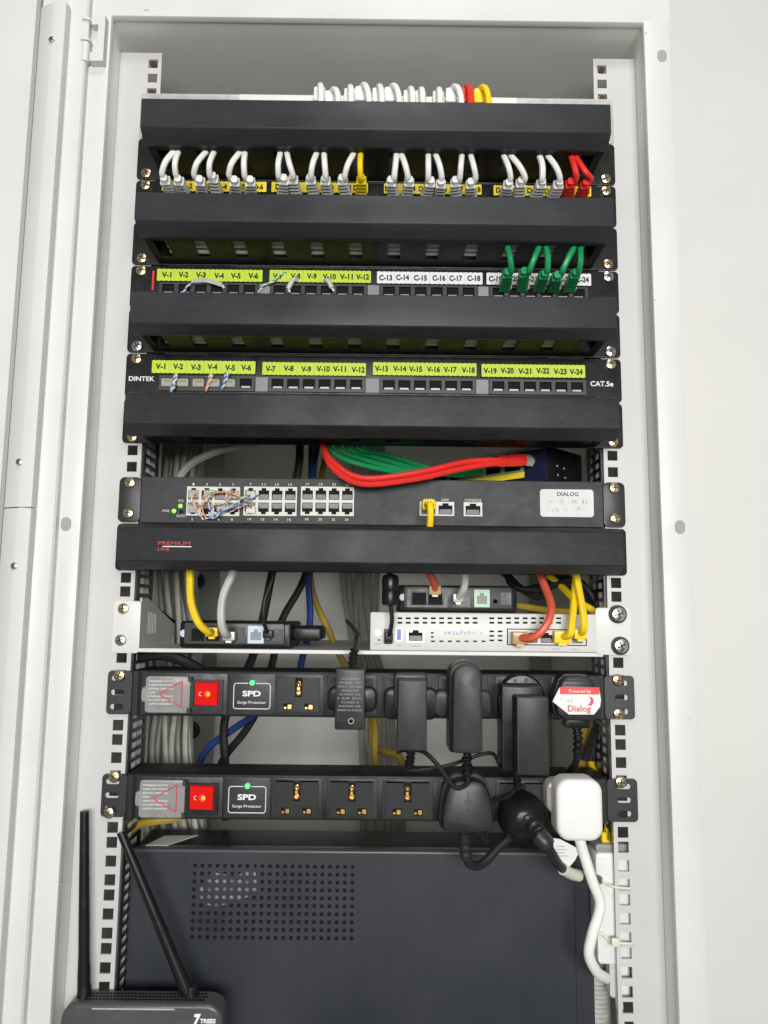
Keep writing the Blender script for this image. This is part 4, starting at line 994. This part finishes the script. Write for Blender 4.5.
# C
q = R(453, 664, 482.5, 753.5, -55)
t = empty('power_adapter', 'tall black adapter with rounded top in the upper strip', 'power adapter', ((q[0]+q[1])/2, -8.6, q[2]))
plug_base(t, (q[0]+q[1])/2, un(466, 704, -18)[1], w=26, h=12, m_='plastic_charcoal')
bm = B()
def archshape(x0, x1, z0, z1, top=None, n=10):
    r = (x1-x0)/2; out = [(x1-2, z0), (x1, z0+2)]
    for i in range(n+1):
        a_ = math.pi*i/n; out.append(((x0+x1)/2+r*math.cos(a_), z1-r+r*math.sin(a_)))
    return out+[(x0, z0+2), (x0+2, z0)]
poly(bm, archshape(q[0]-2.5, q[1]+1.2, q[2]-1, q[3]+2), -45, -17, 1)
obj('body', bm, 'plastic_black', t)
bm = B(); poly(bm, archshape(q[0], q[1], q[2], q[3]), -56, -44, 2.5); bd = obj('front_shell', bm, 'plastic_grey', t)
xm = (q[0]+q[1])/2
bm = B(); gridplate(bm, [xm-10, xm-9.6, xm+9.6, xm+10], [q[3]-20, q[3]-19.6, q[3]-13.4, q[3]-13], {(1, 1)}, -56.3, -56.02, lambda u, v, w: (u, w, v)); obj('embossed_frame', bm, 'plastic_black', bd)
relief(t, [(xm+1, -40, q[2]+1), (xm+1, -40, q[2]-11), (xm+1, -38, q[2]-22)], 4.8, ribs=4)
bm = B(); tube(bm, [(xm+1, -38, q[2]-20), (xm+1, -42, q[2]-27), (xm-10, -48, q[2]-29), pw((440, 768), -44), pw((424, 752), -34), pw((405, 750), -10), pw((398, 752), 20)], 2.0, 8, 7); obj('cable', bm, 'cord_black', t)
# D : plug with round face and a boxy adapter hung in front
q = R(517, 697, 549, 775.5, -66)
t = empty('power_adapter', 'deep boxy black adapter on a round plug in the upper strip', 'power adapter', ((q[0]+q[1])/2, -8.6, q[2]))
X, Z = un(521, 697, -12); bm = B(); lathe(bm, [(21, 3.4), (21, -2), (19, -5), (10, -6), (8, -6), (8, -10)], (X, -12, Z), n=28); obj('plug_base', bm, 'plastic_black', t)
for k in range(7):
    a_ = math.radians(200-36*k+20); bm = B(); lathe(bm, [(1.5, 0), (1.5, -1.6), (1.2, -2)], (X+16*math.cos(a_), -17, Z+16*math.sin(a_)), n=8); obj('stud', bm, 'plastic_charcoal', t)
bm = B(); rprism(bm, q[0]-9, q[1]+0.6, q[2]-1.5, q[3]+7, -44, -17, 2.5, 1.5); obj('body', bm, 'plastic_black', t)
bm = B(); rprism(bm, q[0], q[1], q[2], q[3], -66, -43, 2, 1.2); bd = obj('front_block', bm, 'plastic_charcoal', t)
xm = (q[0]+q[1])/2
relief(t, [(xm-8, -34, q[2]+1), (xm-8, -34, q[2]-8), (xm-7, -32, q[2]-17)], 3.8)
bm = B(); tube(bm, [(xm-7, -32, q[2]-15), (xm-14, -24, q[2]-26), (xm-28, -14, q[2]-36), (xm-31, -12, q[2]-60), (xm-30, 2, q[2]-72), (xm-28, 60, q[2]-70)], 1.9, 8, 7); obj('cable', bm, 'cord_black', t)
# E : plug with red and white sticker
def chamfer_plug(x0, y0, x1, y1, Y):
    a, b, c, d = R(x0, y0, x1, y1, Y); w, h = b-a, d-c
    return a, b, c, d, [(a+w*.20, c), (b-w*.16, c), (b-w*.02, c+h*.16), (b, c+h*.30), (b-w*.02, c+h*.55), (b-w*.14, d-h*.12), (b-w*.26, d-h*0.01), (b-w*.34, d), (a+w*.34, d), (a+w*.26, d-h*0.01), (a+w*.14, d-h*.12), (a+w*.02, c+h*.55), (a, c+h*.30), (a+w*.04, c+h*.14)]
a, b, c, d, pts = chamfer_plug(555, 675, 601, 722, -34)
t = empty('power_plug', 'black moulded plug wearing a red and white sticker', 'power plug', ((a+b)/2, -8.6, c))
bm = B(); poly(bm, [(x*1.0, z) for x, z in pts], -24, -8.5, 0); obj('plug_base', bm, 'plastic_black', t)
bm = B(); w = (b-a); poly(bm, [((a+b)/2+(x-(a+b)/2)*.95, (c+d)/2+(z-(c+d)/2)*.95) for x, z in pts], -35, -23.5, 2.5); bd = obj('body', bm, 'plastic_charcoal', t)
for k in range(2):
    bm = B(); box(bm, (a+b)/2-11, (a+b)/2+11, -35.6, -34.9, d-5.5-3.5*k, d-4.5-3.5*k, 0.2); obj('grip_rib', bm, 'plastic_black', bd)
spx = [(559.5, 687.5), (599, 687.5), (601, 700), (600, 707), (594, 714.5), (569, 714.5), (552.5, 701.5)]
sp_ = [un(x, y, -35.6) for x, y in spx]
bm = B(); poly(bm, sp_, -35.7, -35.3); stk = obj('sticker', bm, 'paper', t)
q = R(560, 687.2, 599.5, 694.3, -36); bm = B(); box(bm, q[0], q[1], -36, -35.72, q[2], q[3]); obj('red_band', bm, 'sticker_red', stk)
X, Z = un(580, 692.8, -36.2); text('Powered by', X, Z, 3.0, -36.2, 'paper', stk, width=19)
X, Z = un(579.5, 711.5, -36); text('Dialog', X, Z, 5.2, -36.0, 'ink_red', stk, width=20, bold=0.012)
X, Z = un(566, 702, -36); handwriting('1.A2', X, Z, 3.4, -36.0, 'ink_purple', stk, 12)
def crescent(cx, cz, r, a0, a1, th, m_):
    bm = B(); n_ = 10; o1 = []; o2 = []
    for i in range(n_+1):
        a_ = math.radians(a0+(a1-a0)*i/n_); k = math.sin(math.pi*i/n_)*th
        o1.append((cx+r*math.cos(a_), cz+r*math.sin(a_))); o2.append((cx+(r-k)*math.cos(a_), cz+(r-k)*math.sin(a_)))
    for i in range(n_):
        try: bm.faces.new([bm.verts.new((x, -36.05, z)) for x, z in (o1[i], o1[i+1], o2[i+1], o2[i])])
        except Exception: pass
    obj('emblem', bm, m_, stk)
X, Z = un(589.5, 701.5, -36); crescent(X, Z, 3.6, -130, 80, 3.2, 'sticker_magenta'); crescent(X, Z, 4.2, 20, 110, 1.8, 'sticker_orange')
xm = (a+b)/2-1
bm = B(); rprism(bm, xm-9, xm+12, c-6, c+2, -30, -12, 1.5, 1); obj('neck', bm, 'plastic_black', t)
relief(t, [(xm+2, -24, c-5), (xm+3, -24, c-16), (xm+3, -20, c-30)], 4.6)
bm = B(); tube(bm, [(xm+3, -20, c-28), (xm+4, -8, c-40), (xm+2, 18, c-56), (xm-4, 30, c-90)], 3.2, 8, 7); obj('cable', bm, 'cord_black', t)
# F : bell-shaped moulded plug with earth mark
q = R(442, 780, 494, 832.5, -36)
a, b, c, d = q; w, h = b-a, d-c
t = empty('power_plug', 'bell-shaped black moulded plug with an embossed earth mark', 'power plug', ((a+b)/2, -8.6, c))
def bell(a, b, c, d):
    w, h = b-a, d-c
    return [(a+w*.06, c), (b-w*.06, c), (b-w*.01, c+h*.06), (b, c+h*.16), (b-w*.02, c+h*.45), (b-w*.07, c+h*.72), (b-w*.14, c+h*.88), (b-w*.24, c+h*.97), (b-w*.34, d), (a+w*.34, d), (a+w*.24, c+h*.97), (a+w*.14, c+h*.88), (a+w*.07, c+h*.72), (a+w*.02, c+h*.45), (a, c+h*.16), (a+w*.01, c+h*.06)]
bm = B(); poly(bm, bell(a-1.5, b+1.5, c-1, d+2.5), -22, -8.5, 0); obj('plug_base', bm, 'plastic_black', t)
bm = B(); poly(bm, bell(a, b, c, d), -38, -21.5, 5.5); bd = obj('body', bm, 'plastic_charcoal', t)
xm, zm = (a+b)/2, (c+d)/2
bm = B(); box(bm, xm-4, xm+4, -38.3, -37.9, zm+4.4, zm+4.9); box(bm, xm-2.6, xm+2.6, -38.3, -37.9, zm+2.6, zm+3.1); box(bm, xm-1.2, xm+1.2, -38.3, -37.9, zm+0.9, zm+1.4); box(bm, xm-0.3, xm+0.3, -38.3, -37.9, zm+4.9, zm+12)
lathe(bm, [(0.8, -37.9), (0.8, -38.3)], (xm, 0, zm-3), n=10); obj('earth_mark', bm, 'plastic_black', bd)
relief(t, [(xm-3, -29, c+2), (xm-2, -29, c-9), (xm-1, -27, c-24)], 5.4, 'plastic_charcoal', ribs=5)
bm = B(); tube(bm, [(xm-1, -27, c-20), (xm+3, -25, c-29), (xm+14, -20, c-30), (xm+30, -12, c-18), (xm+50, -2, c-4), (xm+62, 12, c+8)], 4.0, 10, 7); obj('cable', bm, 'cord_black', t)
# G : round-cornered plug with thick angled cord
X, Z = un(521, 815, -12); Xt, Zt_ = un(541, 838, -48)
t = empty('power_plug', 'round black plug with a thick ribbed cord leaving at an angle', 'power plug', (X, -8.6, Z))
bm = B(); lathe(bm, [(21, 3.4), (21.5, -3), (20, -9), (15, -16), (9, -20), (6, -21)], (X, -12, Z), n=28); obj('body', bm, 'plastic_black', t)
relief(t, [(X+2, -28, Z+2), (X+9, -42, Z-5), (Xt, -52, Zt_)], 6.4, 'plastic_charcoal', ribs=4)
bm = B(); tube(bm, [(Xt-3, -51, Zt_+3), (Xt+1, -53, Zt_-1), (Xt+3, -53, Zt_-4)], 8.0, 12, 4); obj('collar', bm, 'plastic_charcoal', t)
bm = B(); tube(bm, [(Xt, -52, Zt_), pw((551, 852), -48), pw((560, 866), -36), pw((572, 874), -22), pw((590, 878), -8), pw((601, 880), 12)], 4.0, 10, 7); obj('cable', bm, 'cord_black', t)
bm = B(); tube(bm, [pw((563, 869), -33), pw((571, 873.5), -23), pw((579, 875.5), -16)], 5.0, 12, 4); obj('tape_wrap', bm, 'nylon', t)
# paper tag on that cord
tg = [un(x, y, -30) for x, y in ((553, 838), (560, 839), (577, 848), (578.5, 853), (575, 860), (569, 867), (562, 862), (554, 855))]
bm = B(); poly(bm, tg, -30.4, -30); pt = obj('paper_tag', bm, 'paper', None, (tg[0][0], -30, tg[0][1])); tag(pt, 'small white printed paper tag on the thick angled cord', 'tag')
bm = B()
for k in range(4): box(bm, tg[0][0]+3, tg[0][0]+10+2*(k % 2), -30.7, -30.42, tg[0][1]-7-2.6*k, tg[0][1]-6.2-2.6*k)
obj('print_line', bm, 'ink_grey', pt)
# H : white charger plug
q = R(557, 779.5, 603.5, 842, -46)
t = empty('power_plug', 'white square-rounded plug with a thick white cord', 'power plug', ((q[0]+q[1])/2, -8.6, q[2]))
bm = B(); rprism(bm, q[0]-4, q[1]-9, q[2]+16, q[3]-5, -24, -8.5, 9, 3); obj('plug_base', bm, 'clear_plug', t)
bm = B(); rprism(bm, q[0], q[1], q[2], q[3], -46, -22, 11, 4, n=6, bn=3); obj('body', bm, 'white_plastic', t)
xm = (q[0]+q[1])/2
bm = B(); tube(bm, [(xm+1, -34, q[2]+3), (xm+4, -33, q[2]-8), pw((592, 880), -28), pw((600, 905), -24), pw((592, 935), -22), pw((589, 955), -18), pw((597, 972), -6), pw((606, 978), 8)], 4.6, 12, 9); obj('cable', bm, 'cord_white', t)

# ================================================================== recorder stood on edge behind the lower strip
a, b = -219.0, 205.5; ztn = -116.5; YN = 26.0
nv = empty('video_recorder', 'large black steel recorder standing on edge with a perforated cover', 'recorder', ((a+b)/2, YN+35, ZB+0.5))
bm = B(); box(bm, a, b, YN+1.4, YN+72, ZB+0.5, ztn, 1.0, 2); obj('case', bm, 'steel_dark', nv)
# cover sheet with round ventilation holes
hx0, hz0 = un(195, 865.5, YN); hx1, hz1 = un(351.5, 938.5, YN)
pu = (hx1-hx0)/21; pv = (hz0-hz1)/9
bm = B()
us = [a]+[hx0+pu*(i-0.5) for i in range(23)]+[b]; vs2 = [ZB+0.5]+[hz1+pv*(j-0.5) for j in range(11)]+[ztn+0.4]
V2 = {}
def gv(i, j):
    if (i, j) not in V2: V2[(i, j)] = bm.verts.new((us[i], YN, vs2[j]))
    return V2[(i, j)]
for i in range(len(us)-1):
    for j in range(len(vs2)-1):
        if 1 <= i <= 22 and 1 <= j <= 10:
            cx_, cz2 = (us[i]+us[i+1])/2, (vs2[j]+vs2[j+1])/2
            corners = [gv(i, j), gv(i+1, j), gv(i+1, j+1), gv(i, j+1)]; rr = 1.9
            ring = [bm.verts.new((cx_+rr*math.cos(math.radians(225+45*k)), YN, cz2+rr*math.sin(math.radians(225+45*k)))) for k in range(8)]
            rin = [bm.verts.new((v.co.x, YN+1.2, v.co.z)) for v in ring]
            for k in range(4):
                bm.faces.new((corners[k], corners[(k+1) % 4], ring[(2*k+2) % 8], ring[2*k+1], ring[2*k]))
            for k in range(8): bm.faces.new((ring[k], ring[(k+1) % 8], rin[(k+1) % 8], rin[k]))
        else: bm.faces.new((gv(i, j), gv(i+1, j), gv(i+1, j+1), gv(i, j+1)))
obj('cover_sheet', bm, 'steel_dark', nv, angle=20)
bm = B(); box(bm, a-0.6, b+0.6, YN-1.2, YN+14, ztn-1.0, ztn+2.2, 1.4, 3); obj('folded_edge', bm, 'steel_edge_lit', nv)
bm = B(); box(bm, b-16, b+0.3, YN-1.0, YN-0.05, ZB+1, ztn-1.2, 0.4); obj('side_fold', bm, 'steel_dark', nv)
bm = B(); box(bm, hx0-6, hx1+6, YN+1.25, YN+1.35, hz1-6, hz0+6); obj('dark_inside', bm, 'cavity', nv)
ins = [un(x, y, YN+1.2) for x, y in ((196, 892), (212, 872), (236, 876), (254, 866), (258, 884), (262, 893), (240, 900), (216, 908), (203, 904))]
bm = B(); poly(bm, ins, YN+1.21, YN+1.24); obj('hole_glint', bm, 'glint_grey', nv)  # pale patch painted in for light showing in some vent holes

# ================================================================== router with two antennas on the cabinet floor
q = R(59, 1004, 222, 1065, -28)
rt = empty('wireless_router', 'dark grey wireless router with two black antennas in the cabinet corner', 'router', ((q[0]+q[1])/2, -14, ZB+0.5))
a, b, d = max(q[0], -259), q[1], q[3]
bm = B(); rprism(bm, a, b, ZB+0.5, d, -28, -6, 14, 3.5, n=6, bn=3); obj('case', bm, 'router_grey', rt)
bm = B(); 
for i in range(34):
    for j in range(3):
        x_ = a+18+i*((b-a-36)/33)+(1.5 if j % 2 else 0); box(bm, x_-1.1, x_+1.1, -22+5*j, -19.5+5*j, d-0.2, d+0.25)
o = obj('vent_mesh', bm, 'cavity', rt); o['kind'] = 'stuff'
bm = B(); box(bm, a+26, b-40, -28.6, -27, d-4.6, d-3.4, 0.3); obj('edge_highlight', bm, 'galvanised', rt)  # bright line painted in as the highlight on the router's top edge
X, Z = un(193, 1022, -28); text('7', X, Z-3, 9, -28.3, 'print_white', rt, 'LEFT', width=6.5, bold=0.05, shear=0.2)
X, Z = un(200, 1022.5, -28); text('TREES', X, Z-0.3, 3.2, -28.3, 'print_white', rt, 'LEFT', width=13, bold=0.04)
def antenna(p0, p1, r0, r1, label=None):
    v0, v1 = Vector(p0), Vector(p1); bm = B()
    n_ = 8
    tube(bm, [tuple(v0.lerp(v1, i/n_)) for i in range(n_+1)], r0, 16, 0, rads=[r0*1.15, r0*1.15, r0]+[r0+(r1-r0)*i/6 for i in range(7)])
    o = obj('antenna', bm, 'plastic_black', rt)
    bm = B(); lathe(bm, [(r0*1.3, -6), (r0*1.4, 2), (r0*1.1, 12)], tuple(v0), 'z', 12); obj('hinge', bm, 'plastic_black', o)
X0, Z0 = un(84, 1000, -14); X1, Z1 = un(84.5, 811, -14); antenna((X0, -14, d-4), (X1, -14, Z1), 4.7, 3.6)
X0, Z0 = un(191, 995, -12); X1, Z1 = un(121, 832, -14); antenna((X0, -12, d-4), (X1, -14, Z1), 4.9, 3.6)

# ================================================================== white injector tied to the right rail
a, b, c, d = R(596.5, 846, 618, 965, 6)
po = empty('power_injector', 'slim white plastic injector box tied upright behind the right rail', 'power injector', ((a+b)/2, 18, c))
bm = B(); rprism(bm, a, 240, c, d-6, 6, 34, 4, 2.5); obj('case', bm, 'white_plastic', po)
bm = B(); rprism(bm, a+1, 239, d-6.4, d+1, 8, 32, 3, 1.5); obj('end_cap', bm, 'port_spacer', po)
bm = B(); box(bm, a+8, a+22, 12, 26, d+0.8, d+10, 1); tube(bm, [(a+15, 18, d+8), (a+16, 20, d+30), (a+10, 60, d+70)], 3.2, 8, 6); obj('output_plug', bm, 'cord_yellow', po)
bm = B(); box(bm, a+12, a+30, 10, 26, c-30, c+1, 2); tube(bm, [(a+21, 18, c-28), (a+23, 20, c-60), (a+22, 30, c-130)], 3.4, 8, 6); obj('input_plug', bm, 'white_plastic', po)
for k, (py, lab) in enumerate(((884, 'pale nylon cable tie round the upper part of the white injector'), (939, 'pale nylon cable tie with its head showing on the white injector'))):
    X, Z = un(607, py, 2); t = empty('cable_tie', lab, 'cable tie', (X, 0, Z))
    bm = B(); tube(bm, [(a-0.5, 20, Z+5), (a-0.8, 7, Z+4), (a+4, 4.2, Z+3.2), (212, 4, Z), (219, -1.2, Z-1.5), (233, -1.2, Z-2.5), (236, 4, Z-3)], 1.3, 6, 5); obj('strap', bm, 'nylon', t)
    if k: bm = B(); box(bm, 214, 221, -5, 0.2 if False else -0.6, Z-4, Z+3, 1, 2); obj('head', bm, 'nylon', t)

# flexible ribbed conduit low on the right
bm = B(); X, Z = un(602, 995, 20); pts = []
for i in range(24):
    lathe(bm, [(11, 0), (12.6, 1.2), (12.6, 2.6), (11, 3.8)], (X+3, 48+0*i, Z+16-4*i), 'z', 14)
tag(obj('conduit', bm, 'cord_silver', None, (X+3, 48, Z-80)), 'grey corrugated conduit beside the recorder below the injector', 'conduit')

# ================================================================== cables at the back of the cabinet
def bundle(n_, xf, label, group, m_, r, y0, dy, keys):
    for i in range(n_):
        pts = []
        for (px, py, sp) in keys:
            Yd = y0+dy*((i*37) % n_)/n_
            pts.append(pw((px+sp*(i/(n_-1)-0.5)+random.uniform(-2.5, 2.5), py), Yd+random.uniform(-6, 6)))
        cord('data_cable', label, 'cable', pts, r, m_, group, 7)
bundle(16, None, 'grey data cable in the bundle hanging down the left inner side', 'grey cable bundle on the left', 'cord_grey', 3.0, 110, 60, [(185, 395, 60), (176, 470, 46), (168, 560, 44), (172, 640, 56), (170, 700, 48), (166, 760, 50), (178, 840, 60)])
bundle(9, None, 'grey data cable in the bundle hanging against the back panel', 'grey cable bundle at the back', 'cord_grey', 4.2, 400, 50, [(366, 430, 34), (362, 520, 34), (359, 580, 32), (362, 640, 22), (376, 700, 30), (380, 770, 34), (384, 860, 40)])
cord('data_cable', 'thick grey cable curving behind the switch on the left', 'cable', [pw((172, 500), 70), pw((185, 470), 60), pw((215, 452), 40), pw((250, 444), 20), pw((270, 436), 5)], 4.2, 'cord_grey')
cord('power_cable', 'black cable slanting down behind the left modem', 'cable', [pw((312, 440), 180), pw((309, 560), 170), pw((282, 620), 170), pw((273, 660), 170), pw((262, 700), 170), pw((246, 730), 170), pw((222, 762), 170), pw((215, 800), 170)], 4.2, 'cord_black')
cord('power_cable', 'black cable dropping straight behind the upper power strip', 'cable', [pw((300, 440), 120), pw((297, 475), 120), pw((275, 560), 130), pw((255, 650), 140), pw((226, 715), 140), pw((225, 765), 140), pw((226, 820), 140)], 4.6, 'cord_black')
cord('data_cable', 'dark blue cable hanging behind the shelf', 'cable', [pw((318, 440), 150), pw((313, 475), 150), pw((308, 560), 150), pw((310, 620), 150), pw((303, 655), 150), pw((290, 690), 150), pw((235, 728), 150), pw((205, 752), 150), pw((190, 790), 150)], 3.8, 'cord_blue')
cord('data_cable', 'ochre yellow cable slanting behind the shelf', 'cable', [pw((330, 440), 200), pw((322, 475), 200), pw((310, 575), 200), pw((331, 636), 200), pw((342, 660), 200), pw((372, 712), 200), pw((375, 755), 200), pw((377, 800), 200)], 3.8, 'cord_ochre')
cord('data_cable', 'ochre yellow cable behind the adapters near the back panel', 'cable', [pw((372, 720), 260), pw((374, 745), 260), pw((385, 752), 250), pw((400, 758), 240), pw((410, 790), 240)], 4.5, 'cord_ochre')
cord('power_cable', 'black cable looping in beside the left rail under the shelf', 'cable', [pw((128, 660), 30), pw((145, 656), 24), pw((165, 655), 20), pw((190, 664), 24), pw((215, 680), 40)], 5.2, 'cord_black')
cord('data_cable', 'yellow cable crossing under the lower power strip on the left', 'cable', [pw((126, 836), 30), pw((138, 825), 40), pw((155, 821), 50), pw((180, 817), 60), pw((200, 805), 70)], 4.0, 'cord_ochre')
cord('data_cable', 'yellow cable crossing behind the white router near the right rail', 'cable', [pw((548, 575), 60), pw((560, 585), 55), pw((575, 600), 40), pw((592, 610), 30), pw((600, 618), 30)], 3.6, 'cord_yellow')
cord('data_cable', 'yellow cable lying behind the rear modem', 'cable', [pw((505, 605), 90), pw((520, 606), 80), pw((545, 610), 70), pw((570, 612), 60)], 3.6, 'cord_ochre')
for k in range(5):
    cord('power_cable', 'black cable curving behind the white router towards the right rail', 'cable', [pw((505-4*k, 560), 80), pw((512+6*k, 585+3*k), 70), pw((540+5*k, 590-4*k), 60), pw((575+3*k, 580+5*k), 50), pw((597, 604-2*k), 40), pw((605, 640), 36), pw((600+k, 700), 40), pw((596-3*k, 760), 50)], 3.4, 'cord_black', 'black cables behind the white router')
for k in range(3):
    cord('data_cable', 'ochre cable hanging behind the right rail beside the stickered plug', 'cable', [pw((612, 600), 66), pw((606-2*k, 660), 64), pw((590-4*k, 730), 70), pw((584-3*k, 765), 74), pw((590, 830), 80)], 3.6, 'cord_ochre', 'ochre cables by the right rail')
# pale slip of paper lying on the recorder
xs0, xs1 = un(150, 826, 46)[0], un(180, 826, 46)[0]
bm = B(); v = [bm.verts.new(p) for p in ((xs0, 34, ztn+2.6), (xs1-8, 34, ztn+2.6), (xs1+14, 62, ztn+4.2), (xs0+10, 62, ztn+3.4))]; v2 = [bm.verts.new((p.co.x, p.co.y, p.co.z+0.4)) for p in v]
bm.faces.new(v); bm.faces.new(v2)
for i in range(4): bm.faces.new((v[i], v[(i+1) % 4], v2[(i+1) % 4], v2[i]))
tag(obj('paper_slip', bm, 'paper', None, (xs0, 40, ztn+2.6)), 'pale slip of paper lying on top of the black recorder', 'paper')
